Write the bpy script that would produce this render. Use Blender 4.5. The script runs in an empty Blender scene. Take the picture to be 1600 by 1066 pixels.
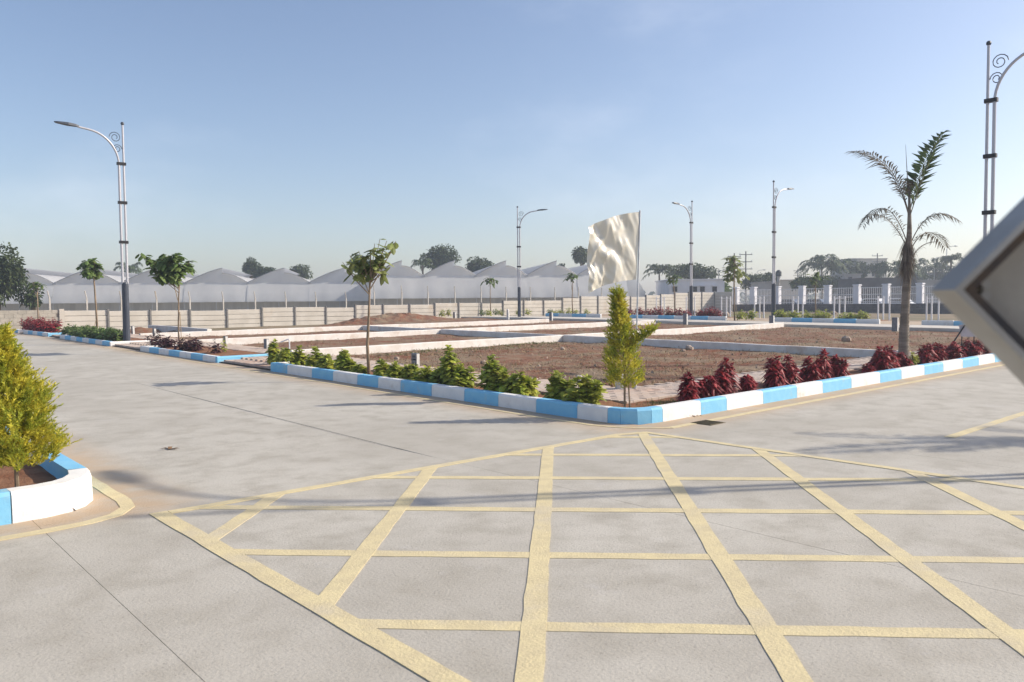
import bpy, math, random
from mathutils import Vector, noise
random.seed(7)
R = math.radians
sc = bpy.context.scene
COL = sc.collection

# ------------------------------------------------------------------ camera
F = 1244.0; CX, CY, EYE = 800.0, 533.0, 1.6
PITCH = math.atan(59 / F); ROLL = 0.0086; AZ = R(48.5)
fw = Vector((math.cos(AZ) * math.cos(PITCH), math.sin(AZ) * math.cos(PITCH), -math.sin(PITCH)))
rt0 = Vector((math.sin(AZ), -math.cos(AZ), 0.0)); up0 = rt0.cross(fw)
rt = rt0 * math.cos(ROLL) - up0 * math.sin(ROLL); up = rt0 * math.sin(ROLL) + up0 * math.cos(ROLL)
EYEP = Vector((0, 0, EYE))
cd = bpy.data.cameras.new('camera'); cam = bpy.data.objects.new('camera', cd); COL.objects.link(cam)
from mathutils import Matrix
m3 = Matrix((rt, up, -fw)).transposed()
cam.matrix_world = Matrix.Translation(EYEP) @ m3.to_4x4()
cd.sensor_width = 36.0; cd.lens = F * 36 / 1600; cd.clip_start = 0.05; cd.clip_end = 6000
cd.dof.use_dof = True; cd.dof.focus_distance = 14.0; cd.dof.aperture_fstop = 4.5
sc.camera = cam
# ------------------------------------------------------------------ sky, sun, exposure
SUN_EL = R(32.5); SUN_A = R(-33.5)           # angle of the sun's ground direction from +X
sdir = Vector((math.cos(SUN_EL) * math.cos(SUN_A), math.cos(SUN_EL) * math.sin(SUN_A), math.sin(SUN_EL)))
w = bpy.data.worlds.new('World'); sc.world = w; w.use_nodes = True
wn = w.node_tree; wn.nodes.clear()
sky = wn.nodes.new('ShaderNodeTexSky'); sky.sky_type = 'NISHITA'; sky.sun_disc = False
sky.sun_elevation = SUN_EL; sky.sun_rotation = math.pi / 2 - SUN_A
sky.air_density = 1.0; sky.dust_density = 2.0; sky.ozone_density = 1.6; sky.altitude = 300
bg = wn.nodes.new('ShaderNodeBackground'); bg.inputs[1].default_value = 0.105
wo = wn.nodes.new('ShaderNodeOutputWorld')
# a few faint wisps of thin cloud all round
tc = wn.nodes.new('ShaderNodeTexCoord'); wm = wn.nodes.new('ShaderNodeMapping'); wm.inputs['Scale'].default_value = (1, 1, 2.2); wm.inputs['Location'].default_value = (.75, .3, .1)
wz = wn.nodes.new('ShaderNodeTexNoise'); wz.inputs['Scale'].default_value = 2.3; wz.inputs['Detail'].default_value = 7; wz.inputs['Roughness'].default_value = .55
wr = wn.nodes.new('ShaderNodeMapRange'); wr.interpolation_type = 'SMOOTHSTEP'; wr.inputs[1].default_value = .50; wr.inputs[2].default_value = .78; wr.inputs[4].default_value = .2
wx = wn.nodes.new('ShaderNodeMix'); wx.data_type = 'RGBA'; wx.inputs[7].default_value = (7.2, 7.4, 7.9, 1)
wt = wn.nodes.new('ShaderNodeMix'); wt.data_type = 'RGBA'; wt.blend_type = 'MULTIPLY'; wt.inputs[0].default_value = 1; wt.inputs[7].default_value = (1.05, .99, .99, 1)
wn.links.new(tc.outputs['Generated'], wm.inputs[0]); wn.links.new(wm.outputs[0], wz.inputs['Vector']); wn.links.new(wz.outputs['Fac'], wr.inputs[0]); wn.links.new(wr.outputs[0], wx.inputs[0])
wn.links.new(sky.outputs[0], wt.inputs[6]); wn.links.new(wt.outputs[2], wx.inputs[6]); wn.links.new(wx.outputs[2], bg.inputs[0]); wn.links.new(bg.outputs[0], wo.inputs[0])
sl = bpy.data.lights.new('sun', 'SUN'); sl.energy = 3.2; sl.angle = R(0.6); sl.color = (1.0, 0.915, 0.78)
so = bpy.data.objects.new('sun', sl); COL.objects.link(so)
so.rotation_euler = (-sdir).to_track_quat('-Z', 'Y').to_euler(); so.location = (30, -20, 40)
sc.view_settings.view_transform = 'Standard'; sc.view_settings.look = 'None'
sc.view_settings.exposure = 0.72; sc.view_settings.gamma = 1.0
sc.render.engine = 'CYCLES'
sc.cycles.volume_bounces = 1; sc.cycles.max_bounces = 6

# ------------------------------------------------------------------ helpers
def Tz(x, y):
    return 0.0095 * max(0.0, min(y, 41.0) - 8) + 0.0065 * max(0.0, min(x, 42.0) - 8)
def ray(px, py):
    return fw + rt * ((px - CX) / F) - up * ((py - CY) / F)
def at(px, py, D):
    return EYEP + ray(px, py) * D
def gnd(px, py, dz=0.0):
    z = 0.0
    for i in range(50):
        d = ray(px, py); t = (z + dz - EYE) / d.z; p = EYEP + d * t
        z = 0.5 * z + 0.5 * Tz(p.x, p.y)
    return p
def yon(px, X):
    d = ray(px, 480); return X * d.y / d.x
def xon(px, Y):
    d = ray(px, 480); return Y * d.x / d.y

class MB:
    def __init__(s): s.v = []; s.f = []
    def add(s, vs, fs):
        o = len(s.v); s.v += [tuple(p) for p in vs]; s.f += [tuple(i + o for i in q) for q in fs]
    def box(s, x0, x1, y0, y1, z0, z1, top=0.0):
        t = top
        s.add([(x0, y0, z0), (x1, y0, z0), (x1, y1, z0), (x0, y1, z0), (x0 + t, y0 + t, z1), (x1 - t, y0 + t, z1), (x1 - t, y1 - t, z1), (x0 + t, y1 - t, z1)],
              [(0, 3, 2, 1), (4, 5, 6, 7), (0, 1, 5, 4), (1, 2, 6, 5), (2, 3, 7, 6), (3, 0, 4, 7)])
    def bevbox(s, x0, x1, y0, y1, z0, z1, b):
        # box with chamfered top edges
        s.add([(x0, y0, z0), (x1, y0, z0), (x1, y1, z0), (x0, y1, z0), (x0, y0, z1 - b), (x1, y0, z1 - b), (x1, y1, z1 - b), (x0, y1, z1 - b),
               (x0 + b, y0 + b, z1), (x1 - b, y0 + b, z1), (x1 - b, y1 - b, z1), (x0 + b, y1 - b, z1)],
              [(0, 3, 2, 1), (0, 1, 5, 4), (1, 2, 6, 5), (2, 3, 7, 6), (3, 0, 4, 7), (4, 5, 9, 8), (5, 6, 10, 9), (6, 7, 11, 10), (7, 4, 8, 11), (8, 9, 10, 11)])
    def tube(s, pts, rad, n=8, cap=True):
        pts = [Vector(p) for p in pts]
        if not hasattr(rad, '__len__'): rad = [rad] * len(pts)
        rings = []; ref = Vector((0.31, 0.17, 0.93))
        for i, p in enumerate(pts):
            d = (pts[min(i + 1, len(pts) - 1)] - pts[max(i - 1, 0)])
            d = d.normalized() if d.length > 1e-9 else Vector((0, 0, 1))
            a = d.cross(ref)
            if a.length < 0.05: a = d.cross(Vector((1, 0, 0)))
            a.normalize(); b = d.cross(a)
            rings.append([p + (a * math.cos(2 * math.pi * k / n) + b * math.sin(2 * math.pi * k / n)) * rad[i] for k in range(n)])
        vs = [q for r_ in rings for q in r_]; fs = []
        for i in range(len(pts) - 1):
            for k in range(n):
                k2 = (k + 1) % n; fs.append((i * n + k, i * n + k2, (i + 1) * n + k2, (i + 1) * n + k))
        if cap:
            fs.append(tuple(range(n - 1, -1, -1))); fs.append(tuple((len(pts) - 1) * n + k for k in range(n)))
        s.add(vs, fs)
    def extrude(s, prof, p0, p1, side, z=Vector((0, 0, 1))):
        # profile (a, b): a along side, b along z; swept from p0 to p1
        n = len(prof); vs = []
        for p in (p0, p1):
            for a, b in prof: vs.append(Vector(p) + side * a + z * b)
        fs = [(k, (k + 1) % n, n + (k + 1) % n, n + k) for k in range(n)]
        fs += [tuple(range(n - 1, -1, -1)), tuple(range(n, 2 * n))]
        s.add(vs, fs)
    def sphere(s, c, r, n=8, m=6, sz=1.0):
        c = Vector(c); vs = []; fs = []
        for i in range(m + 1):
            t = math.pi * i / m
            for k in range(n):
                p = 2 * math.pi * k / n
                vs.append(c + Vector((r * math.sin(t) * math.cos(p), r * math.sin(t) * math.sin(p), r * sz * math.cos(t))))
        for i in range(m):
            for k in range(n): fs.append((i * n + k, i * n + (k + 1) % n, (i + 1) * n + (k + 1) % n, (i + 1) * n + k))
        s.add(vs, fs)
    def leaf(s, p, d, side, L, W, droop=0.25):
        # a folded leaf: two halves with a bend, tip drooping
        p = Vector(p); d = Vector(d).normalized(); side = Vector(side)
        side = (side - d * side.dot(d));
        if side.length < 1e-3: side = d.orthogonal()
        side.normalize(); dn = Vector((0, 0, -1))
        m1 = p + d * L * 0.45 + dn * droop * L * 0.15; e = p + d * L + dn * droop * L
        nrm = d.cross(side) * (W * 0.18)
        s.add([p, m1 + side * W * 0.5 + nrm, m1 - side * W * 0.5 + nrm, m1, e], [(0, 3, 1), (0, 2, 3), (3, 4, 1), (3, 2, 4)])
    def oval(s, p, d, side, L, W, droop=0.3):
        # a broad oval leaf folded along its midrib, four stations, curving down
        p = Vector(p); d = Vector(d).normalized(); side = Vector(side); side = side - d * side.dot(d)
        if side.length < 1e-3: side = d.orthogonal()
        side.normalize(); nrm = d.cross(side); dn = Vector((0, 0, -1)); mid = []; vs = [p]
        for u, wf in ((.28, .86), (.62, 1.0), (.86, .55)):
            c = p + d * L * u + dn * (droop * L * u * u); vs += [c, c + side * W * .5 * wf + nrm * W * .12, c - side * W * .5 * wf + nrm * W * .12]
        vs.append(p + d * L + dn * droop * L)
        s.add(vs, [(0, 1, 2), (0, 3, 1), (1, 4, 5, 2), (3, 6, 4, 1), (4, 7, 8, 5), (6, 9, 7, 4), (7, 10, 8), (9, 10, 7)])
    def build(s, name, m, parent=None, smooth=False, loc=None):
        me = bpy.data.meshes.new(name)
        off = Vector(loc) if loc is not None else Vector((0, 0, 0))
        me.from_pydata([tuple(Vector(p) - off) for p in s.v], [], s.f); me.update()
        if smooth:
            for p in me.polygons: p.use_smooth = True
        me.materials.append(m)
        o = bpy.data.objects.new(name, me); COL.objects.link(o)
        o.location = off
        if parent is not None:
            o.parent = parent; o.matrix_parent_inverse = parent.matrix_world.inverted() if False else Matrix.Translation(-Vector(parent['_o'])) if '_o' in parent else Matrix.Identity(4)
        return o
def tag(o, label=None, cat=None, group=None, kind=None):
    if label: o['label'] = label
    if cat: o['category'] = cat
    if group: o['group'] = group
    if kind: o['kind'] = kind
    return o
def thing(name, loc, label, cat, group=None):
    o = bpy.data.objects.new(name, None); COL.objects.link(o); o.location = loc
    o['_o'] = tuple(loc); o.empty_display_size = 0.2
    return tag(o, label, cat, group)

# ------------------------------------------------------------------ materials
def mat(name, c1, c2=None, scale=3.0, rough=0.8, bump=0.0, bscale=30.0, c3=None, s3=0.6, metal=0.0, trans=0.0, island=0.0, spec=0.3, detail=6.0, stretch=None, lo=0.35, hi=0.65, lo3=0.5, hi3=0.75, sheen=0.0):
    m = bpy.data.materials.new(name); m.use_nodes = True; nt = m.node_tree; nt.nodes.clear()
    out = nt.nodes.new('ShaderNodeOutputMaterial'); b = nt.nodes.new('ShaderNodeBsdfPrincipled')
    b.inputs['Roughness'].default_value = rough; b.inputs['Metallic'].default_value = metal
    b.inputs['Specular IOR Level'].default_value = spec
    b.inputs['Base Color'].default_value = (*c1, 1)
    if sheen: b.inputs['Sheen Weight'].default_value = sheen
    geo = nt.nodes.new('ShaderNodeNewGeometry'); L = nt.links
    pos = geo.outputs['Position']
    if stretch:
        mp = nt.nodes.new('ShaderNodeMapping'); mp.inputs['Scale'].default_value = stretch
        L.new(pos, mp.inputs[0]); pos = mp.outputs[0]
    def nz(s, det):
        n = nt.nodes.new('ShaderNodeTexNoise'); n.inputs['Scale'].default_value = s; n.inputs['Detail'].default_value = det
        n.inputs['Roughness'].default_value = 0.6; L.new(pos, n.inputs['Vector']); return n.outputs['Fac']
    def ramp(src, a, z):
        r_ = nt.nodes.new('ShaderNodeMapRange'); r_.interpolation_type = 'SMOOTHSTEP'
        r_.inputs[1].default_value = a; r_.inputs[2].default_value = z; L.new(src, r_.inputs[0]); return r_.outputs[0]
    def mix(f, a, bcol):
        x = nt.nodes.new('ShaderNodeMix'); x.data_type = 'RGBA'
        if isinstance(f, float): x.inputs[0].default_value = f
        else: L.new(f, x.inputs[0])
        for inp, c in ((x.inputs[6], a), (x.inputs[7], bcol)):
            if isinstance(c, tuple): inp.default_value = (*c, 1)
            else: L.new(c, inp)
        return x.outputs[2]
    col = None
    if c2: col = mix(ramp(nz(scale, detail), lo, hi), tuple(c1), tuple(c2))
    if c3: col = mix(ramp(nz(s3, 5.0), lo3, hi3), col if col else tuple(c1), tuple(c3))
    if island:
        hsv = nt.nodes.new('ShaderNodeHueSaturation')
        mr = nt.nodes.new('ShaderNodeMapRange'); mr.inputs[3].default_value = 1 - island; mr.inputs[4].default_value = 1 + island
        L.new(geo.outputs['Random Per Island'], mr.inputs[0]); L.new(mr.outputs[0], hsv.inputs['Value'])
        if col: L.new(col, hsv.inputs['Color'])
        else: hsv.inputs['Color'].default_value = (*c1, 1)
        col = hsv.outputs[0]
    if col: L.new(col, b.inputs['Base Color'])
    if bump:
        bp = nt.nodes.new('ShaderNodeBump'); bp.inputs['Strength'].default_value = bump; bp.inputs['Distance'].default_value = 0.02
        L.new(nz(bscale, 6.0), bp.inputs['Height']); L.new(bp.outputs[0], b.inputs['Normal'])
    sh = b.outputs[0]
    if trans:
        t = nt.nodes.new('ShaderNodeBsdfTranslucent'); ms = nt.nodes.new('ShaderNodeMixShader'); ms.inputs[0].default_value = trans
        if col: L.new(col, t.inputs[0])
        else: t.inputs[0].default_value = (*c1, 1)
        L.new(b.outputs[0], ms.inputs[1]); L.new(t.outputs[0], ms.inputs[2]); sh = ms.outputs[0]
    L.new(sh, out.inputs[0]); m['_b'] = 1
    return m
M = {}
M['earth'] = mat('earth', (.26, .19, .12), (.17, .14, .08), .15, .95, c3=(.2, .2, .1), s3=.04)
M['soil'] = mat('red soil', (.18, .066, .031), (.21, .125, .075), 2.6, .95, bump=1.0, bscale=14, c3=(.23, .165, .105), s3=.55, lo=.38, hi=.6, lo3=.46, hi3=.6)
M['bedsoil'] = mat('bed soil', (.20, .085, .04), (.27, .14, .075), 4, .95, bump=1.0, bscale=30)
M['joint'] = mat('joint filler', (.24, .21, .18))
M['yellow'] = mat('yellow road paint', (.66, .56, .33), (.58, .49, .30), 6, .75, bump=.35, bscale=60, c3=(.52, .46, .36), s3=1.3, lo3=.5, hi3=.8)
M['kblue'] = mat('blue kerb paint', (.20, .50, .74), (.24, .54, .75), 5, .7, bump=.25, bscale=18, c3=(.38, .48, .50), s3=3.2, lo3=.56, hi3=.82)
M['kwhite'] = mat('white kerb paint', (.80, .79, .77), (.74, .73, .72), 5, .75, bump=.25, bscale=18, c3=(.56, .49, .42), s3=3.4, lo3=.56, hi3=.85)
M['lime'] = mat('whitewash', (.76, .73, .69), (.68, .63, .57), 3, .85, bump=.5, bscale=14, c3=(.50, .36, .27), s3=1.1, lo3=.55, hi3=.82)
M['paver'] = mat('paver', (.46, .36, .29), (.50, .42, .36), 2.5, .85, bump=.3, bscale=40, island=.10, c3=(.44, .27, .19), s3=.9)
M['paverbed'] = mat('paver bedding sand', (.40, .31, .24), (.34, .26, .20), 6)
M['panel'] = mat('precast concrete', (.58, .54, .48), (.51, .47, .41), 1.2, .85, bump=.3, bscale=25, c3=(.46, .35, .24), s3=.45, lo3=.55, hi3=.8)
M['cpost'] = mat('concrete post', (.17, .165, .16), (.22, .21, .20), 4, .85)
M['block'] = mat('concrete block', (.44, .40, .34), (.34, .31, .26), 2, .9, bump=.5, bscale=20, island=.12)
M['film'] = mat('greenhouse film', (.86, .86, .85), (.80, .80, .79), .5, .55, trans=.42, stretch=(1, 1, .3))
M['filmroof'] = mat('greenhouse roof film', (.78, .78, .78), (.70, .70, .70), .7, .5, trans=.45)
M['net'] = mat('insect netting', (.42, .40, .36), (.52, .50, .45), 1.6, .8, trans=.35, stretch=(1, 1, .12))
M['galv'] = mat('galvanised steel', (.55, .56, .58), (.46, .47, .49), 8, .45, metal=.6)
M['lampgrey'] = mat('lamp post paint', (.50, .50, .53), None, rough=.45, metal=.3)
M['lampdark'] = mat('dark grey paint', (.045, .055, .075), (.06, .07, .09), 5, .45)
M['black'] = mat('black paint', (.02, .02, .022), None, rough=.5)
M['steelwhite'] = mat('white painted steel', (.74, .74, .76), (.66, .66, .68), 3, .6)
M['stone'] = mat('dark stone masonry', (.13, .12, .115), (.085, .08, .08), 2.2, .95, bump=1.0, bscale=5)
M['pillar'] = mat('white plaster', (.74, .74, .77), (.66, .66, .70), 1.5, .85)
M['granite'] = mat('grey granite', (.24, .245, .26), (.18, .185, .195), 14, .85, bump=.3, bscale=40)
M['paintwhite'] = mat('white edging and sunlit sides', (.74, .73, .70), (.6, .58, .55), 8, .8)  # on marker stones this white stands in for sunlight
M['ink'] = mat('black lettering', (.02, .02, .022), None)
M['bark'] = mat('pale bark', (.30, .22, .15), (.20, .15, .10), 9, .9, bump=.5, bscale=30, stretch=(1, 1, .3))
M['barkdark'] = mat('dark bark', (.10, .08, .06), (.16, .13, .10), 6, .9)
M['palmbark'] = mat('palm trunk', (.26, .22, .18), (.17, .14, .11), 5, .9, bump=.6, bscale=16, stretch=(.4, .4, 2.2))
M['fibre'] = mat('dead palm fibre', (.13, .10, .075), (.20, .16, .12), 6, .9, island=.3)
M['stake'] = mat('bamboo stake', (.36, .26, .15), (.28, .20, .12), 6, .8)
M['leaf'] = mat('green leaf', (.20, .25, .07), (.30, .33, .12), 5, .5, trans=.4, island=.4)
M['leafdark'] = mat('dark green leaf', (.10, .17, .04), (.15, .20, .06), 5, .5, trans=.32, island=.4)
M['croton'] = mat('yellow green leaf', (.46, .46, .08), (.26, .33, .045), 6, .45, trans=.4, island=.45)
M['red'] = mat('dark red leaf', (.34, .03, .035), (.17, .016, .022), 7, .5, trans=.2, island=.5)
M['purple'] = mat('purple leaf', (.045, .015, .022), (.075, .022, .025), 7, .5, trans=.15, island=.4)
M['rust'] = mat('rusty brown leaf', (.16, .055, .025), (.10, .04, .02), 7, .7, trans=.15, island=.4)
M['gold'] = mat('golden conifer needle', (.60, .53, .06), (.30, .34, .035), 7, .6, trans=.42, island=.35, lo=.4, hi=.6)
M['palmleaf'] = mat('palm leaflet', (.07, .115, .03), (.11, .14, .045), 4, .5, trans=.2, island=.3)
M['palmdry'] = mat('dry palm leaflet', (.15, .13, .10), (.22, .20, .16), 5, .7, trans=.15, island=.3)
M['fartree'] = mat('distant foliage', (.045, .07, .022), (.075, .10, .035), .5, .7, trans=.15, island=.45)
M['straw'] = mat('dry straw', (.33, .25, .14), (.22, .16, .09), 3, .9, island=.4)
M['weed'] = mat('weed leaf', (.12, .15, .04), (.17, .17, .06), 3, .7, trans=.2, island=.4)
M['rock'] = mat('field stone', (.40, .33, .27), (.28, .2, .15), 6, .9, bump=.5)
M['wallwhite'] = mat('white wall', (.72, .72, .74), (.64, .64, .66), .6, .85)
M['wallcream'] = mat('cream wall', (.62, .57, .48), (.54, .49, .42), .5, .85)
M['wallgrey'] = mat('grey wall', (.36, .35, .34), (.30, .29, .28), .5, .9)
M['roofdark'] = mat('dark sheet roof', (.075, .075, .08), (.11, .11, .11), .8, .8)
M['window'] = mat('dark window glass', (.015, .018, .024), None, rough=.1, spec=.5)
M['tank'] = mat('black plastic tank', (.02, .03, .035), None, rough=.5)
M['tyre'] = mat('tyre rubber', (.02, .02, .02), None, rough=.9)
M['carsilver'] = mat('silver car paint', (.52, .53, .55), None, rough=.25, metal=.5)
M['carwhite'] = mat('white car paint', (.75, .75, .76), None, rough=.25)
M['carblue'] = mat('dark blue car paint', (.06, .09, .14), None, rough=.25)
M['signside'] = mat('worn grey sign metal', (.40, .39, .37), (.33, .31, .28), 9, .55, metal=.15, c3=(.26, .15, .07), s3=5, lo3=.58, hi3=.78)
M['signback'] = mat('dusty sign back sheet', (.36, .33, .28), (.30, .27, .23), 6, .7, c3=(.20, .13, .08), s3=7, lo3=.62, hi3=.85, bump=.15, bscale=10)
M['rim'] = mat('dark shade of sign lip', (.045, .042, .045), (.10, .065, .04), 12, .6)  # near-black colour stands for the shade inside the sign tray's lip
M['boardgrey'] = mat('grey board', (.5, .48, .5), (.44, .42, .44), 4, .7)
M['grate'] = mat('rusty grate', (.10, .085, .05), (.15, .12, .07), 14, .9, bump=.6)
M['dryleaf'] = mat('fallen leaf', (.22, .13, .07), (.15, .09, .05), 9, .9)
M['satin'] = mat('cream satin', (.74, .69, .56), None, rough=.3, trans=.25, metal=.0, spec=.9)
M['satin'].node_tree.nodes['Principled BSDF'].inputs['Coat Weight'].default_value = .9; M['satin'].node_tree.nodes['Principled BSDF'].inputs['Coat Roughness'].default_value = .22; M['satin'].node_tree.nodes['Principled BSDF'].inputs['Coat IOR'].default_value = 1.9

def concrete(name):
    m = bpy.data.materials.new(name); m.use_nodes = True; nt = m.node_tree; L = nt.links
    b = nt.nodes['Principled BSDF']; b.inputs['Roughness'].default_value = .8; b.inputs['Specular IOR Level'].default_value = .25
    g = nt.nodes.new('ShaderNodeNewGeometry'); P = g.outputs['Position']
    def nz(s, det=6., vec=None, rg=.6):
        n = nt.nodes.new('ShaderNodeTexNoise'); n.inputs['Scale'].default_value = s; n.inputs['Detail'].default_value = det; n.inputs['Roughness'].default_value = rg
        L.new(vec or P, n.inputs['Vector']); return n.outputs['Fac']
    def mr(src, a, z, o0=0., o1=1.):
        r_ = nt.nodes.new('ShaderNodeMapRange'); r_.interpolation_type = 'SMOOTHSTEP'
        for i, v in ((1, a), (2, z), (3, o0), (4, o1)): r_.inputs[i].default_value = v
        L.new(src, r_.inputs[0]); return r_.outputs[0]
    def mth(op, a, c):
        x = nt.nodes.new('ShaderNodeMath'); x.operation = op
        for i, v in ((0, a), (1, c)):
            if isinstance(v, (int, float)): x.inputs[i].default_value = v
            else: L.new(v, x.inputs[i])
        return x.outputs[0]
    def mix(f, a, c):
        x = nt.nodes.new('ShaderNodeMix'); x.data_type = 'RGBA'; L.new(f, x.inputs[0])
        for inp, v in ((x.inputs[6], a), (x.inputs[7], c)):
            if isinstance(v, tuple): inp.default_value = (*v, 1)
            else: L.new(v, inp)
        return x.outputs[2]
    sep = nt.nodes.new('ShaderNodeSeparateXYZ'); L.new(P, sep.inputs[0]); X, Y = sep.outputs[0], sep.outputs[1]
    col = mix(mr(nz(.45, 4), .35, .65), (.43, .40, .345), (.50, .47, .41))
    col = mix(mr(nz(2.6, 7), .40, .72), col, (.38, .35, .295))
    col = mix(mr(nz(1.1, 8, rg=.75), .58, .78), col, (.52, .50, .475))           # pale scuffs
    mp = nt.nodes.new('ShaderNodeMapping'); mp.inputs['Rotation'].default_value = (0, 0, .6); mp.inputs['Scale'].default_value = (1.0, 7.0, 1.0); L.new(P, mp.inputs[0])
    col = mix(mr(nz(1.4, 5, mp.outputs[0]), .60, .80, 0, .5), col, (.34, .31, .275)) # brushed streaks
    col = mix(mr(nz(60, 3), .54, .74, 0, .7), col, (.23, .205, .175))             # grit
    # sand washed against the foot of the kerbs
    d1 = mth('MULTIPLY', mr(X, 6.9, 7.9), mr(Y, 5.9, 6.6)); d2 = mth('MULTIPLY', mr(Y, 5.6, 6.5), mr(X, 7.3, 8.2))
    d3 = mth('MULTIPLY', mr(X, 2.6, 1.9), mr(Y, 6.2, 6.7))
    d = mth('MAXIMUM', mth('MAXIMUM', d1, d2), d3); d = mth('MULTIPLY', d, mr(nz(3.5, 6), .25, .6, .35, 1))
    col = mix(d, col, (.46, .345, .235))
    L.new(col, b.inputs['Base Color'])
    bp = nt.nodes.new('ShaderNodeBump'); bp.inputs['Strength'].default_value = .35; bp.inputs['Distance'].default_value = .012
    h = mth('ADD', nz(55, 5), mth('MULTIPLY', nz(6, 6), .8)); L.new(h, bp.inputs['Height']); L.new(bp.outputs[0], b.inputs['Normal'])
    return m
M['concrete'] = concrete('road concrete')

# ------------------------------------------------------------------ setting: ground, road, plots
def sheet(name, xs, ys, zf, m, kind='structure', parent=None):
    mb = MB(); n = len(ys)
    for x in xs:
        for y in ys: mb.v.append((x, y, zf(x, y)))
    for i in range(len(xs) - 1):
        for j in range(n - 1): mb.f.append((i * n + j, (i + 1) * n + j, (i + 1) * n + j + 1, i * n + j + 1))
    o = mb.build(name, m, parent)
    if kind: o['kind'] = kind
    return o
def lin(a, b, n): return [a + (b - a) * i / n for i in range(n + 1)]
sheet('ground', [-2500, -300, -50, 8, 42, 90, 300, 2500], [-2500, -300, -50, 8, 41, 90, 300, 2500], lambda x, y: Tz(x, y) - .16, M['earth'])
road = sheet('road', [-14, 8.06], [-6, 1, 8, 41, 52], lambda x, y: Tz(x, y) - .006, M['joint'])
sheet('road', [8.06, 40], [-6, 6.7], lambda x, y: Tz(x, y) - .006, M['joint'], None, road)
sheet('road', [42.5, 49.2], [7, 8, 41, 48], lambda x, y: Tz(x, y) - .006, M['joint'], None, road)
def slab(x0, x1, y0, y1, g=.0018):
    xs = sorted(set([x0 + g, x1 - g] + [8.0] * (x0 < 8 < x1) + [42.0] * (x0 < 42 < x1)))
    ys = sorted(set([y0 + g, y1 - g] + [8.0] * (y0 < 8 < y1) + [41.0] * (y0 < 41 < y1)))
    mb = MB(); n = len(ys)
    for x in xs:
        for y in ys: mb.v.append((x, y, Tz(x, y)))
    k = len(mb.v)
    for i in range(len(xs) - 1):
        for j in range(n - 1): mb.f.append((i * n + j, (i + 1) * n + j, (i + 1) * n + j + 1, i * n + j + 1))
    cs = [(xs[0], ys[0]), (xs[-1], ys[0]), (xs[-1], ys[-1]), (xs[0], ys[-1])]
    for q in range(4):
        a, c = cs[q], cs[(q + 1) % 4]
        mb.add([(a[0], a[1], Tz(*a)), (c[0], c[1], Tz(*c)), (c[0], c[1], Tz(*c) - .0055), (a[0], a[1], Tz(*a) - .0055)], [(0, 3, 2, 1)])
    mb.build('concrete_slab', M['concrete'], road)
for a, c in ((-13.35, -9.71), (-9.71, -6.07), (-6.07, -2.43), (-2.43, 1.21), (1.21, 4.85), (4.85, 8.49)):
    slab(a, c, -5, 6.62)
slab(8.49, 40, -.2, 3.49); slab(8.49, 40, 3.49, 6.62); slab(8.49, 40, -5, -.2)
ys = [6.62, 17.6, 29, 40.5, 51]
for a, c in zip(ys, ys[1:]):
    slab(1.21, 4.85, a, c, .0006); slab(4.85, 8.06, a, c, .0006)
slab(-13, 1.21, 6.62, 6.9)
slab(43, 46, 8, 48); slab(46, 49, 8, 48)
# yellow paint
def stripe(pts, width, lift, closed=False, name='yellow_line'):
    mb = MB(); pts = [Vector((p[0], p[1], 0)) for p in pts]; P = []
    for a, c in zip(pts, pts[1:]):
        n = max(1, int((c - a).length / .18)); P += [a + (c - a) * (i / n) for i in range(n)]
    P.append(pts[-1]); L_, R_ = [], []
    for i, p in enumerate(P):
        d = (P[min(i + 1, len(P) - 1)] - P[max(i - 1, 0)]).normalized(); s = Vector((-d.y, d.x, 0))
        wa = width / 2 + .006 * noise.noise(p * 6.1) + .004 * random.uniform(-1, 1); wb = width / 2 + .006 * noise.noise(p * 5.3 + Vector((9, 0, 0))) + .004 * random.uniform(-1, 1)
        for lst, q in ((L_, p + s * wa), (R_, p - s * wb)): lst.append((q.x, q.y, Tz(q.x, q.y) + lift))
    n = len(P)
    lo = [(x, y, z - lift + .0008) for x, y, z in L_]; ro = [(x, y, z - lift + .0008) for x, y, z in R_]
    fs = []
    for i in range(n - 1):
        fs += [(n + i, n + i + 1, i + 1, i), (2 * n + i, i, i + 1, 2 * n + i + 1), (n + i, 3 * n + i, 3 * n + i + 1, n + i + 1)]
    fs += [(2 * n, 3 * n, n, 0), (n - 1, 2 * n - 1, 4 * n - 1, 3 * n - 1)]
    mb.add(L_ + R_ + lo + ro, fs)
    return mb.build(name, M['yellow'], road)
BX0, BX1, BY0, BY1 = 1.98, 7.66, .55, 6.34
stripe([(BX0, BY0), (BX0, BY1 + .06)], .13, .0055); stripe([(BX1, BY0), (BX1, BY1 - .12)], .10, .0055)
stripe([(BX0 + .07, BY1), (7.3, BY1 - .03), (BX1, BY1 - .16)], .10, .0065); stripe([(BX0, BY0), (BX1, BY0)], .12, .0065)
def clip(c, diff):
    # the lines x - y = c (diff) or x + y = c inside the box
    ps = []
    for x in (BX0 + .02, BX1 - .02):
        y = x - c if diff else c - x
        if BY0 <= y <= BY1 - .01: ps.append((x, y))
    for y in (BY0, BY1 - .01):
        x = y + c if diff else c - y
        if BX0 + .02 < x < BX1 - .02: ps.append((x, y))
    return sorted(ps)[:1] + sorted(ps)[-1:] if len(ps) >= 2 else None
for k in range(-2, 6):
    q = clip(-.20 + 1.6 * k, True)
    if q: stripe(q, .125, .0042)
for k in range(-1, 6):
    q = clip(5.47 + 1.58 * k, False)
    if q: stripe(q, .115, .0028)
stripe([(8.15, 6.2), (40, 6.2)], .10, .005)
stripe([(9.8, 3.49), (11.9, 3.49), (40, 3.49)], .11, .005)
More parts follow.
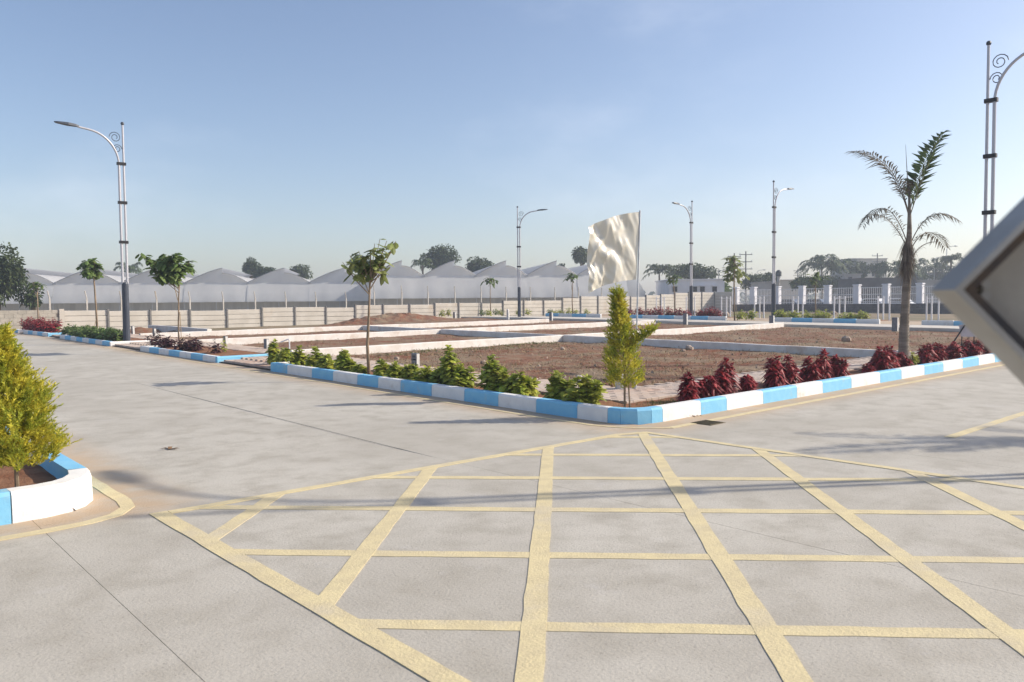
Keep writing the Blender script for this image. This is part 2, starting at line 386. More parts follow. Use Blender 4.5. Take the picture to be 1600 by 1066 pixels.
stripe([(1.9, 40), (1.9, 7.0), (1.86, 6.75), (1.72, 6.55), (1.5, 6.46), (1.2, 6.43), (-8, 6.43)], .11, .005)
stripe([(7.62, 30), (7.62, 7.1), (7.7, 6.72), (7.9, 6.42), (8.15, 6.2)], .06, .005)

# soil of the plots with mounds along the wall
mounds = [(27.5, 45.5, 4.0, 1.7, .42), (31, 46, 3, 1.5, .35), (12.5, 42.5, 1.3, 1.2, .4), (15, 44, 1.6, 1.3, .42), (13.6, 40, .7, .6, .22), (44, 46, 6, 2, .3)]
def soilz(x, y):
    z = Tz(x, y) - .045 + .045 * noise.noise(Vector((x * .5, y * .5, 0))) + .03 * noise.noise(Vector((x * 1.7, y * 1.7, 3))) + .014 * noise.noise(Vector((x * 5, y * 5, 7)))
    def ss(a, b_, v):
        u = max(0, min(1, (v - a) / (b_ - a))); return u * u * (3 - 2 * u)
    z -= .30 * ss(36.5, 46, y) * (1 - ss(24, 31, x))
    for mx, my, sx, sy, h in mounds:
        e = ((x - mx) / sx) ** 2 + ((y - my) / sy) ** 2
        if e < 6: z += h * math.exp(-e) * (1 + .35 * noise.noise(Vector((x * 2, y * 2, 1))))
    return z
sheet('soil', lin(10.06, 37.3, 130), lin(8.55, 49.2, 190), soilz, M['soil'])
sheet('soil', lin(49.3, 76, 24), lin(4, 49.2, 40), lambda x, y: Tz(x, y) - .05 + .08 * noise.noise(Vector((x * .3, y * .3, 0))), M['earth'])

# ------------------------------------------------------------------ kerbs and beds
KH, KW, KB = .2, .15, .03
kprof = [(0, -.05), (0, KH - KB), (KB, KH), (KW, KH), (KW, -.05)]
def stone(parent, a, c, side, m, h=KH):
    pa, pc = Vector((a[0], a[1], Tz(*a))), Vector((c[0], c[1], Tz(*c)))
    d = (pc - pa).normalized() * .0035
    mb = MB(); prof = [(0, -.05), (.006, h - KB), (KB * .8, h), (KW, h), (KW, -.05)]
    mb.extrude(prof, pa + d, pc - d, side)
    if side.cross(pc - pa).z > 0: mb.f = [tuple(reversed(q)) for q in mb.f]
    return mb.build('kerb_stone', m, parent)
def run(parent, pts, side, first_blue=True, h=KH):
    for i, (a, c) in enumerate(zip(pts, pts[1:])):
        stone(parent, a, c, side, M['kblue'] if (i % 2 == 0) == first_blue else M['kwhite'], h)
KX, KY = 7.93, 6.58
kerb = thing('kerb', (KX, KY, 0), 'blue and white painted kerb wrapping the plot corner beside the yellow box', 'kerb')
yb = [17.35, 16.5, 15.35, 14.45, 13.5, 12.75, 12.0, 11.05, 10.15, 9.3, 8.45, 7.62, 7.06]
run(kerb, [(KX, y) for y in yb], Vector((1, 0, 0)), True)
# rounded corner, three blue facets
arc = [(KX, 7.06), (KX + .03, 6.86), (KX + .16, 6.68), (KX + .36, 6.60), (KX + .57, KY)]
for a, c in zip(arc, arc[1:]):
    d = Vector((c[0] - a[0], c[1] - a[1], 0)).normalized()
    stone(kerb, a, c, Vector((-d.y, d.x, 0)), M['kblue'])
xb = [8.5, 9.36, 10.0, 10.98, 12.0, 12.85, 13.9, 15.05, 16.0, 17.1, 18.1, 19.2, 20.2, 21.25, 22.3, 23.3, 24.4, 25.4, 26.5, 27.6]
run(kerb, [(x, KY) for x in xb], Vector((0, 1, 0)), False)
stone(kerb, (KX + KW + .004, 17.35 - KW), (8.9, 17.35 - KW), Vector((0, 1, 0)), M['kwhite'])
def bedsheet(x0, x1, y0, y1, name='bed_soil'):
    return sheet(name, lin(x0, x1, max(2, int((x1 - x0) / .12))), lin(y0, y1, max(2, int((y1 - y0) / .12))),
                 lambda x, y: Tz(x, y) + .115 + .02 * noise.noise(Vector((x * 4, y * 4, 0))) + .02 * noise.noise(Vector((x * 1.3, y * 1.3, 5))), M['bedsoil'])
bedsheet(KX + .1, 8.92, 7.0, 17.3); bedsheet(8.15, 27.6, KY + .1, 7.58)
# beds further along the road, each with its kerb
def farbed(y0, y1, cols, label, x1=9.6):
    k = thing('kerb', (KX, y0, Tz(KX, y0)), label, 'kerb', 'kerbs round the roadside beds')
    n = cols; ys_ = lin(y1, y0 + KW, n)
    run(k, [(KX, y) for y in ys_], Vector((1, 0, 0)), False, .16)
    d = stone(k, (KX, y0), (x1, y0), Vector((0, 1, 0)), M['kblue'] if n % 2 else M['kwhite'], .16)
    stone(k, (KX + KW + .004, y1 - KW), (x1, y1 - KW), Vector((0, 1, 0)), M['kwhite'], .16)
    bedsheet(KX + .1, x1, y0 + .1, y1 - .1)
farbed(20.5, 26.9, 7, 'blue and white kerb round the bed with the staked young tree and purple plants')
farbed(30.2, 37.7, 8, 'blue and white kerb round the hedge bed at the foot of the street lamp')
farbed(39.8, 45.2, 5, 'blue and white kerb round the bed of red shrubs near the block wall')
farbed(46.4, 48.3, 2, 'short blue and white kerb round the small bed beside the block wall')
# island at the left
isl = thing('kerb', (1.5, 7, 0), 'blue and white kerb round the island bed of the golden conifer shrub', 'kerb')
IH = .235
def istone(a, c, m):
    d = Vector((c[0] - a[0], c[1] - a[1], 0)).normalized()
    pa, pc = Vector((a[0], a[1], 0)), Vector((c[0], c[1], 0)); s = Vector((-d.y, d.x, 0))
    mb = MB(); mb.extrude([(0, -.04), (.008, IH - KB), (KB, IH), (.17, IH), (.17, -.04)], pa, pc, s)
    mb.f = [tuple(reversed(q)) for q in mb.f]; return mb
ia = [(-3.4, 6.83), (-2.3, 6.83), (-1.1, 6.83), (.1, 6.83), (1.08, 6.83)]
for i, (a, c) in enumerate(zip(ia, ia[1:])):
    istone((a[0] + .003, a[1]), (c[0] - .003, c[1]), None).build('kerb_stone', M['kblue'] if i % 2 else M['kwhite'], isl)
cor = [(1.086, 6.83), (1.3, 6.84), (1.48, 6.9), (1.62, 7.02), (1.72, 7.2), (1.76, 7.42)]
mb = MB()   # one white corner casting
out_, in_ = cor, []
for i, p in enumerate(cor):
    a, c = cor[max(i - 1, 0)], cor[min(i + 1, len(cor) - 1)]
    d = Vector((c[0] - a[0], c[1] - a[1], 0)).normalized(); in_.append((p[0] - d.y * .17, p[1] + d.x * .17, d))
n = len(cor); V = []
for i in range(n):
    d = in_[i][2]; s = Vector((-d.y, d.x, 0)); p = Vector((*cor[i], 0))
    for a, b_ in ((0, -.04), (.008, IH - KB), (KB, IH), (.17, IH), (.17, -.04)): V.append(p + s * a + Vector((0, 0, b_)))
FS = []
for i in range(n - 1):
    for k in range(5): FS.append((i * 5 + k, (i + 1) * 5 + k, (i + 1) * 5 + (k + 1) % 5, i * 5 + (k + 1) % 5))
FS += [tuple(range(5)), tuple((n - 1) * 5 + k for k in range(4, -1, -1))]
mb.add(V, FS); mb.build('kerb_stone', M['kwhite'], isl)
iy = [7.425, 8.6, 9.7, 10.9, 12.1, 13.3, 14.6, 15.9, 17.2]
for i, (a, c) in enumerate(zip(iy, iy[1:])):
    istone((1.76, a + .003), (1.76, c - .003), None).build('kerb_stone', M['kwhite'] if i % 2 else M['kblue'], isl)
sheet('bed_soil', lin(-3.4, 1.66, 46), lin(6.92, 17.2, 70), lambda x, y: (.10 + .03 * noise.noise(Vector((x * 3, y * 3, 2)))) if (x < 1.45 or y > 7.3) else -.02 + .0 * x, M['bedsoil'])
# opposite kerb, out of the picture: it carries the lamp and the palm whose shadows cross the road
opk = thing('kerb', (9.4, .25, 0), 'blue and white kerb on the far-side verge opposite the plot corner', 'kerb')
for i in range(18):
    x = 9.4 + i * 1.1
    mb = MB(); mb.extrude([(0, -.05), (.006, KH - KB), (KB, KH), (KW, KH), (KW, -.05)], Vector((x + .003, .25, Tz(x, 0))), Vector((x + 1.097, .25, Tz(x + 1.1, 0))), Vector((0, -1, 0)))
    mb.build('kerb_stone', M['kblue'] if i % 2 else M['kwhite'], opk)
bedsheet(9.4, 29, -1.4, .16)

# ------------------------------------------------------------------ pavers
pave = sheet('pavement', [8.9, 10.1], [7.56, 8, 18.2], lambda x, y: Tz(x, y) + .10, M['paverbed'])
sheet('pavement', [10.1, 20, 30], [7.56, 8, 8.62], lambda x, y: Tz(x, y) + .10, M['paverbed'], parent=pave, kind=None)
apr = sheet('pavement', [7.99, 8.9, 10.6], lin(17.2, 50, 20), lambda x, y: Tz(x, y) + (.03 if x < 8.3 else .075), M['paverbed'])
def paver_me(lx, ly):
    mb = MB(); mb.bevbox(-lx / 2, lx / 2, -ly / 2, ly / 2, -.03, .03, .006)
    me = bpy.data.meshes.new('paver'); me.from_pydata([tuple(v) for v in mb.v], [], mb.f); me.update(); me.materials.append(M['paver']); return me, mb
PA, mbA = paver_me(.292, .142); PB_, mbB = paver_me(.142, .292); PH, mbH = paver_me(.142, .142)
cells = []
y = 7.62
while y < 17.9:            # path beside the left kerb: long side across the path
    r_ = int(round(y / .15)); x = 8.98 + (.15 if r_ % 2 else 0)
    if r_ % 2: cells.append((8.975, y, 2, .13))
    while x < 10.06: cells.append((x + .07, y, 0, .13)); x += .3
    y += .15
x = 10.2
while x < 29.5:            # path beside the right kerb
    r_ = int(round(x / .15)); y = 7.62 + (.15 if r_ % 2 else 0)
    if r_ % 2: cells.append((x, 7.615, 2, .13))
    while y < 8.6: cells.append((x, y + .07, 1, .13)); y += .3
    x += .15
y = 17.45
while y < 20.4:            # apron between two beds
    r_ = int(round(y / .15)); x = 8.12 + (.15 if r_ % 2 else 0)
    if r_ % 2: cells.append((8.115, y, 2, .06))
    while x < 10.5: cells.append((x + .07, y, 0, .06 if x < 8.5 else .10)); x += .3
    y += .15
y = 20.45
while y < 46:              # walk behind the far beds
    r_ = int(round(y / .15)); inbed = any(a - .1 < y < b_ + .1 for a, b_ in ((20.5, 26.9), (30.2, 37.7), (39.8, 45.2)))
    x = (9.7 if inbed else 8.12) + (.15 if r_ % 2 else 0)
    if r_ % 2: cells.append((x - .155, y, 2, .06 if x < 9 else .10))
    while x < 10.5: cells.append((x + .07, y, 0, .06 if x < 8.5 else .10)); x += .3
    y += .15
def vis(c):
    p = Vector((c[0], c[1], 0)) - EYEP; D = p.dot(fw); px = CX + F * p.dot(rt) / D
    return 0 < px < 1600
near = sorted([c for c in cells if vis(c)], key=lambda c: math.hypot(c[0], c[1]))[:300]
ns = set(near)
for c in near:
    o = bpy.data.objects.new('paver', (PA, PB_, PH)[c[2]]); COL.objects.link(o); o.parent = pave
    o.location = (c[0], c[1], Tz(c[0], c[1]) + c[3] - .012 + random.uniform(-.003, .003)); o.rotation_euler = (random.uniform(-.012, .012), random.uniform(-.012, .012), random.uniform(-.015, .015))
rest = MB()
for c in cells:
    if c in ns: continue
    src = (mbA, mbB, mbH)[c[2]]; z = Tz(c[0], c[1]) + c[3] - .012 + random.uniform(-.003, .003)
    tx, ty = random.uniform(-.012, .012), random.uniform(-.012, .012)
    rest.add([(v[0] + c[0], v[1] + c[1], v[2] + z + v[0] * tx + v[1] * ty) for v in src.v], src.f)
o = rest.build('paver_field', M['paver'], pave); o['kind'] = 'stuff'
# edging of the path against the plots
mb = MB(); mb.extrude([(0, -.1), (0, .125), (.05, .125), (.05, -.1)], Vector((10.06, 8.62, Tz(10, 8.6))), Vector((10.06, 17.4, Tz(10, 17.4))), Vector((1, 0, 0)))
mb.build('path_edging', M['paintwhite'], pave)
mb = MB(); mb.extrude([(0, -.1), (0, .125), (.05, .125), (.05, -.1)], Vector((10.12, 8.62, Tz(10, 8.6))), Vector((30, 8.62, Tz(30, 8.6))), Vector((0, 1, 0)))
mb.build('path_edging', M['lime'], pave)
# far walk along the back of the plots: raised slab edge
mb = MB()
for a, c in ((6, 8), (8, 41), (41, 48)):
    mb.add([(37.3, a, Tz(37.3, a) - .15), (37.3, c, Tz(37.3, c) - .15), (37.3, c, Tz(37.3, c) + .1), (37.3, a, Tz(37.3, a) + .1), (40.2, c, Tz(40.2, c) + .1), (40.2, a, Tz(40.2, a) + .1)], [(0, 1, 2, 3), (3, 2, 4, 5)])
o = mb.build('footpath', M['panel']); o['kind'] = 'structure'

# ------------------------------------------------------------------ low plot walls
def lowwall(a, c, label, h=.21, wd=.2):
    d = Vector((c[0] - a[0], c[1] - a[1], 0)); n = max(2, int(d.length / .6)); s = Vector((-d.y, d.x, 0)).normalized()
    mb = MB(); vs = []
    for i in range(n + 1):
        p = Vector((a[0], a[1], 0)) + d * (i / n); z = Tz(p.x, p.y) - .03; j = .012 * noise.noise(p * 1.3); j2 = .010 * noise.noise(p * 1.1 + Vector((5, 5, 5)))
        for q, zz in ((-wd / 2 - .015 + j2, -.18), (-wd / 2 + j2, h - .02 + j), (-wd / 2 + .02 + j2, h + j), (wd / 2 - .02, h + j), (wd / 2, h - .02 + j), (wd / 2 + .015, -.18)):
            vs.append(p + s * q + Vector((0, 0, z + zz)))
    fs = []
    for i in range(n):
        for k in range(5): fs.append((i * 6 + k, (i + 1) * 6 + k, (i + 1) * 6 + k + 1, i * 6 + k + 1))
    fs += [tuple(range(6)), tuple(n * 6 + k for k in range(5, -1, -1))]
    mb.add(vs, fs); o = mb.build('low_wall', M['lime']); return tag(o, label, 'low wall')
W3, W2, W1, DX = 21.2, 28.9, 35.6, 21.3
lowwall((10.3, W3), (37.1, W3), 'long whitewashed low wall dividing off the plot that holds the stone numbered 14')
lowwall((10.5, W2), (36.5, W2), 'whitewashed low wall, second one back from the plot numbered 14')
lowwall((10.5, W1), (34.5, W1), 'whitewashed low wall, the farthest one, next to the panel boundary wall')
lowwall((DX, 8.75), (DX, W3 - .13), 'shaded low wall splitting the front plots beside the red shrubs and the palm')
lowwall((DX, W3 + .13), (DX, W2 - .13), 'shaded low wall splitting the plots between the first and second long walls')
lowwall((DX, W2 + .13), (DX, W1 - .13), 'shaded low wall splitting the plots between the second and farthest long walls')
lowwall((13.5, W1 + .13), (13.5, 44.0), 'short dark low wall running from the farthest long wall to the boundary wall', h=.3)

# ------------------------------------------------------------------ precast boundary wall
WY = 49.0; k_ = WY / 55
tops55 = [1.44, 1.40, 1.33, 1.32, 1.29, 1.30, 1.43, 1.43, 1.40, 1.55, 1.56, 1.57, 1.68, 1.64, 1.62, 1.81, 1.83, 1.82, 2.06, 2.24, 2.24, 2.2, 2.17, 2.34, 2.45, 2.63, 2.64, 2.64, 2.76]
bw = thing('boundary_wall', (40, WY, Tz(40, WY)), 'long precast concrete panel wall stepping up to the right behind the plots', 'wall')
S = 2.277; X0 = xon(98, WY)
def cbox(x0, x1, y0, y1, z0, z1, b=.012):
    mb = MB(); mb.bevbox(x0, x1, y0, y1, z0, z1, b); return mb
for i in range(1, 28):
    xa = X0 + (i - 1) * S; zt = 1.6 + (tops55[i] - 1.6) * k_; zt = round(zt / .05) * .05
    z0 = soilz(min(xa + 1, 37), WY) - .1; rows = max(3, int(round((zt - z0) / .305))); ph = .305
    for r_ in range(rows + 1):
        z1 = zt - r_ * ph
        if z1 < z0: break
        cbox(xa + .055, xa + S - .055, WY - .03 + random.uniform(-.008, .008), WY + .03, z1 - ph + .028, z1 + random.uniform(-.004, .004)).build('panel', M['panel'], bw)
    zp = max(zt, 1.6 + (tops55[max(i - 1, 1)] - 1.6) * k_) + .05
    cbox(xa - .05, xa + .05, WY - .10, WY + .06, z0 - .1, zp).build('post', M['cpost'], bw)
    cbox(xa + .06, xa + S - .06, WY + .034, WY + .044, z0, zt - .02, .004).build('gap_shade', M['joint'], bw)  # added dark sheet, stands for the shadow lines between panel rows
xe = X0 + 27 * S
cbox(xe - .06, xe + .06, WY - .085, WY + .06, .2, 2.68).build('post', M['cpost'], bw)
# return of the wall at the right corner
for r_ in range(7):
    cbox(xe - .03, xe + .03, WY - 2.2, WY - .1, 2.6 - (r_ + 1) * .305 + .012, 2.6 - r_ * .305).build('panel', M['panel'], bw)
# block masonry section at the left end
mw = thing('block_wall', (8, WY, Tz(8, WY)), 'blotchy concrete block wall at the end of the road', 'wall')
zt = 1.45
bl = MB(); bl.bevbox(-.195, .195, -.075, .075, -.095, .095, .006)
bme = bpy.data.meshes.new('block'); bme.from_pydata([tuple(v) for v in bl.v], [], bl.f); bme.update(); bme.materials.append(M['block'])
for r_ in range(6):
    for c in range(17):
        o = bpy.data.objects.new('block', bme); COL.objects.link(o); o.parent = mw
        x = X0 - .35 - c * .4 - (.2 if r_ % 2 else 0)
        o.location = (x - 8, random.uniform(-.006, .006), zt - .1 - r_ * .2 - Tz(8, WY))
for x in (X0 - .08 + .0, X0 - S * 1.0 - .9):
    MB_ = cbox(x - .12, x + .12, WY - .14, WY + .1, .1, 1.5); MB_.build('pier', M['panel'], mw)
cbox(X0 - 7.4, X0 - .1, WY - .06, WY + .06, zt - 1.3, zt - .012).build('mortar_core', M['joint'], mw)
# angled fence posts behind the wall
for i, px in enumerate([78, 136, 190, 245, 297, 349, 399, 447, 494, 541, 585, 628, 669, 711, 752, 791, 829, 867, 904, 940, 975]):
    x = xon(px, 52.5); y = 52.5; z0 = Tz(x, y) - .1; top = 2.55 if px < 560 else 3.05
    t = thing('fence_post', (x, y, z0), 'thin grey fence post with bent top standing between boundary wall and greenhouses', 'fence post', 'bent-top fence posts behind the boundary wall')
    mb = MB(); mb.box(x - .04, x + .04, y - .04, y + .04, z0, top - .5); mb.build('shaft', M['panel'], t)
    mb = MB(); mb.tube([(x, y, top - .5), (x - .12, y - .1, top)], .035, 6); mb.build('bent_arm', M['panel'], t)

# ------------------------------------------------------------------ greenhouses
ge = Vector((.848, -.530, 0)); gn = Vector((.530, .848, 0))
def greenhouse(o0, nb, wb, eave, rise, label, last_round=False, depth=34):
    z0 = .1; base = Vector((o0[0], o0[1], z0))
    t = thing('greenhouse', base, label, 'greenhouse')
    def P(a, d, z): return base + ge * a + gn * d + Vector((0, 0, z))
    for b_ in range(nb):
        a0 = b_ * wb; pk = .60
        prof = []
        for i in range(11):
            u = i / 10; prof.append((a0 + u * pk * wb, eave + rise * math.sin(u * 1.12) / math.sin(1.12)))
        prof2 = []
        for i in range(9):
            u = i / 8; prof2.append((a0 + (pk - .01 + u * (1 - pk + .01)) * wb, eave + (rise * .66) * math.cos(u * math.pi / 2)))
        # gable skin with its vent step
        mb = MB(); pts = [(a0, eave)] + prof + prof2; n = len(pts)
        cx = (a0 + .55 * wb, eave)
        mb.add([P(a, 0, z) for a, z in prof + prof2] + [P(*((cx[0], 0, cx[1])))], [(i, i + 1, len(prof + prof2)) for i in range(len(prof + prof2) - 1)])
        mb.build('gable', M['film'], t)
        for q, pr in (('roof', prof), ('roof', prof2)):
            mb = MB(); n = len(pr)
            mb.add([P(a, -.15, z + .03) for a, z in pr] + [P(a, depth, z + .03) for a, z in pr], [(i, i + 1, n + i + 1, n + i) for i in range(n - 1)])
            mb.build(q, M['filmroof'], t, smooth=True)
        mb = MB(); mb.tube([P(a, -.16, z + .05) for a, z in prof], .05, 5); mb.tube([P(a, -.16, z + .05) for a, z in prof2], .05, 5); mb.build('arch_tube', M['galv'], t)
        mb = MB(); mb.box(-.18, .18, 0, depth, 0, .14); mb.v = [tuple(P(a0 + v[0], v[1] - .2, eave - .1 + v[2])) for v in mb.v]; mb.build('gutter', M['galv'], t)
        # front sheet and the netting under it, both per bay, and the columns
        mb = MB(); h1 = eave * .44
        vs = []
        for i in range(9):
            a = a0 + wb * i / 8; sag = .05 * math.sin(i * 2.1 + b_)
            for dd, z in ((-.05, eave), (-.65 + sag, eave * .72), (-1.25 + sag, h1 + .12), (-1.25, h1)): vs.append(P(a, dd, z))
        fs = [(i * 4 + k, (i + 1) * 4 + k, (i + 1) * 4 + k + 1, i * 4 + k + 1) for i in range(8) for k in range(3)]
        mb.add(vs, fs); mb.build('front_sheet', M['film'], t, smooth=True)
        mb = MB(); mb.add([P(a0, -.3, 0), P(a0 + wb, -.3, 0), P(a0 + wb, -.3, h1), P(a0, -.3, h1)], [(0, 1, 2, 3)]); mb.build('netting', M['net'], t)
        for f_ in (0, .5):
            mb = MB(); mb.tube([P(a0 + f_ * wb, -.62, 0), P(a0 + f_ * wb, -.62, h1)], .05, 6); mb.build('column', M['galv'], t)
    W = nb * wb
    for a, s_ in ((0, -1), (W, 1)):
        mb = MB()
        mb.add([P(a, -.3, 0), P(a, depth, 0), P(a, depth, eave), P(a, -.05, eave)], [(0, 1, 2, 3)]); mb.build('side_sheet', M['film'], t)
        if last_round and s_ > 0:
            mb = MB(); n = 8; vs = []
            for i in range(n + 1):
                u = i / n * math.pi / 2
                for dd in (-.1, depth): vs.append(P(W + 3.0 * math.sin(u), dd, .1 + (eave - .1) * math.cos(u)))
            mb.add(vs, [(2 * i, 2 * i + 1, 2 * i + 3, 2 * i + 2) for i in range(n)]); mb.build('curtain_side', M['film'], t, smooth=True)
            mb = MB(); mb.add([P(W, -.12, .1)] + [P(W + 3.0 * math.sin(i / n * math.pi / 2), -.12, .1 + (eave - .1) * math.cos(i / n * math.pi / 2)) for i in range(n + 1)], [(0, i, i + 1) for i in range(1, n + 1)]); mb.build('gable', M['film'], t)
    return t
pl = at(577, 441, 1); dl = ray(577, 441); p2 = EYEP + dl * (92 / dl.y)
wbL = 7.75; oL = Vector((p2.x, p2.y, 0)) - ge * (wbL * 7)
greenhouse((oL.x, oL.y), 7, wbL, 4.45, 1.85, 'low row of white film greenhouses with sawtooth vents, behind the staked tree')
dr = ray(578, 431); p3 = EYEP + dr * (84 / dr.y)
greenhouse((p3.x, p3.y), 5, 6.45, 4.95, 1.8, 'taller row of white film greenhouses behind the cream flag', last_round=True)

# ------------------------------------------------------------------ street lamps
def arc3(base, dirv, h, reach, n=12):
    # curved tube: vertical, then bending out along dirv
    pts = []
    z0 = h - 1.5
    for i in range(n + 1):
        u = i / n * math.pi / 2 * .93
        pts.append(base + dirv * (reach * .72 * (1 - math.cos(u))) + Vector((0, 0, z0 + 1.15 * math.sin(u))))
    pts.append(pts[-1] + dirv * (reach * .24) + Vector((0, 0, .05)))
    return pts
def street_lamp(x, y, dirv, label, group='street lamps', H=8.0):
    z = Tz(x, y); b = Vector((x, y, z)); d = Vector(dirv).normalized()
    t = thing('street_lamp', b, label, 'street lamp', group)
    mb = MB(); mb.tube([b, b + Vector((0, 0, .03)), b + Vector((0, 0, .031)), b + Vector((0, 0, 2.2)), b + Vector((0, 0, 2.26))], [.2, .2, .125, .115, .09], 14); mb.build('base_column', M['lampdark'], t, smooth=False)
    p1 = b + d * .08; p0 = b - d * .08
    mb = MB(); mb.tube([p0 + Vector((0, 0, 2.2)), p0 + Vector((0, 0, H - .05))], [.045, .035], 10); mb.build('straight_tube', M['lampgrey'], t)
    mb = MB(); mb.tube([p1 + Vector((0, 0, 2.2)), p1 + Vector((0, 0, H - 1.5))] + arc3(p1, d, H, 1.5)[1:], [.045] * 2 + [.036] * 13, 10); mb.build('curved_tube', M['lampgrey'], t)
    mb = MB(); mb.sphere(p0 + Vector((0, 0, H)), .065, 8, 6); mb.build('finial', M['lampdark'], t)
    for zz in (3.72, 5.15, 6.55):
        mb = MB(); mb.tube([b + Vector((0, 0, zz - .04)), b + Vector((0, 0, zz + .04))], .01, 6)
        s = Vector((-d.y, d.x, 0)); mb = MB()
        vs = [b + d * a + s * c + Vector((0, 0, zz + e)) for e in (-.05, .05) for a, c in ((-.15, -.06), (.15, -.06), (.15, .06), (-.15, .06))]
        mb.add(vs, [(0, 3, 2, 1), (4, 5, 6, 7), (0, 1, 5, 4), (1, 2, 6, 5), (2, 3, 7, 6), (3, 0, 4, 7)]); mb.build('clamp', M['black'], t)
    tip = arc3(p1, d, H, 1.5)[-1]; s = Vector((-d.y, d.x, 0)); mb = MB()
    rows = []
    for a, wdt, th in ((-.05, .04, .04), (.05, .09, .075), (.3, .13, .085), (.62, .10, .05), (.72, .03, .03)):
        c = tip + d * a + Vector((0, 0, .02 + a * .06)); rows.append([c + s * wdt + Vector((0, 0, -th * .4)), c + s * wdt * .8 + Vector((0, 0, th * .6)), c - s * wdt * .8 + Vector((0, 0, th * .6)), c - s * wdt + Vector((0, 0, -th * .4))])
    vs = [p for r_ in rows for p in r_]; fs = []
    for i in range(4):
        for k in range(4): fs.append((i * 4 + k, i * 4 + (k + 1) % 4, (i + 1) * 4 + (k + 1) % 4, (i + 1) * 4 + k))
    fs += [(3, 2, 1, 0), (16, 17, 18, 19)]; mb.add(vs, fs); mb.build('lamp_head', M['lampdark'], t)
    # scrollwork between the tubes
    for cz, cr, sg in ((H - .52, .2, 1), (H - .92, .16, -1)):
        pts = []
        for i in range(22):
            u = i / 21; a = sg * (u * 3.3 * math.pi) + (0 if sg > 0 else math.pi); rr = cr * (1 - .72 * u)
            pts.append(p0 + d * (.26 if sg > 0 else .2) + Vector((0, 0, cz)) + d * (rr * math.cos(a)) + Vector((0, 0, rr * math.sin(a))))
        mb = MB(); mb.tube(pts, .013, 5); mb.build('scroll', M['lampdark'], t)
    return t
street_lamp(8.75, 31.2, (-1, 0, 0), 'street lamp rising from the green hedge bed beside the driveway')
street_lamp(38.6, 42.8, (.6, -.8, 0), 'street lamp in front of the greenhouses, its arm towards the flag')
street_lamp(45.6, 32.9, (-1, 0, 0), 'street lamp in front of the white building with dark windows')
street_lamp(41.4, 24.2, (1, .0, 0), 'street lamp beside the far bed, in front of the pillared fence')
street_lamp(22.75, 7.25, (0, -1, 0), 'street lamp with scrollwork beside the red shrubs, behind the metal sign back')
street_lamp(12.3, -.45, (0, 1, 0), 'street lamp on the opposite verge, its shadow lying across the yellow box')

# ------------------------------------------------------------------ plants
def rdir(zmin=-.2, zmax=1.0):
    a = random.uniform(0, 2 * math.pi); z = random.uniform(zmin, zmax); r_ = math.sqrt(max(0, 1 - z * z)); return Vector((r_ * math.cos(a), r_ * math.sin(a), z))
def shrub(name, x, y, z, rad, h, m, label, cat, group, n=110, L=.15, W=.06, droop=.5, spires=1):
    rad *= 1.3 if m == M['red'] else 1.55; n = int(n * 1.5)
    t = thing(name, (x, y, z), label, cat, group); b = Vector((x, y, z))
    st = MB(); lf = MB()
    k = max(4, int(rad * 26))
    tips = []
    for i in range(k):
        a = random.uniform(0, 6.28); r_ = rad * math.sqrt(random.random()) * .75
        hh = h * (1 - .45 * (r_ / rad) ** 2) * random.uniform(.62, 1.0)
        if i < spires: r_ *= .3; hh = h
        hh *= .92; tp = b + Vector((math.cos(a) * r_, math.sin(a) * r_, hh)); bs = b + Vector((math.cos(a) * r_ * .3, math.sin(a) * r_ * .3, -.03))
        st.tube([bs, (bs + tp) / 2 + Vector((0, 0, .02)), tp], [.009, .007, .004], 4, False); tips.append((bs, tp))
    per = max(6, n // len(tips)); near_ = math.hypot(x, y) < 24
    for bs, tp in tips:
        for i in range(per):
            u = 1 - .72 * (i / per) ** 1.1; p = bs + (tp - bs) * u
            a = i * 2.4 + random.uniform(-.4, .4); el = .85 - 1.15 * (i / per) + random.uniform(-.45, .45)
            d = Vector((math.cos(a) * math.cos(el), math.sin(a) * math.cos(el), math.sin(el)))
            s_ = random.uniform(.75, 1.15) * (.62 + .5 * min(1, i / per * 2.5))
            (lf.oval if near_ and m == M['croton'] else lf.leaf)(p, d, d.cross(Vector((random.uniform(-.5, .5), random.uniform(-.5, .5), 1))), L * s_, W * s_, droop * random.uniform(.5, 1.3))
    st.build('stem', M['bark'], t); lf.build('foliage', m, t)
    return t
gs = [(425, 571, .11, .58), (447, 575, .2, .42), (470, 577, .22, .5), (490, 582, .2, .5), (508, 585, .2, .36), (536, 588, .17, .52), (542, 592, .14, .26), (563, 596, .12, .22), (592, 598, .13, .36), (622, 606, .16, .36), (645, 608, .2, .34), (668, 611, .2, .34), (688, 614, .2, .36), (704, 617, .15, .78), (728, 621, .19, .44), (768, 628, .2, .66), (792, 631, .2, .42), (814, 634, .18, .42), (866, 643, .25, .47), (914, 649, .25, .47)]
GL = 'yellow-green broad-leaved shrub in the bed behind the shaded blue and white kerb'
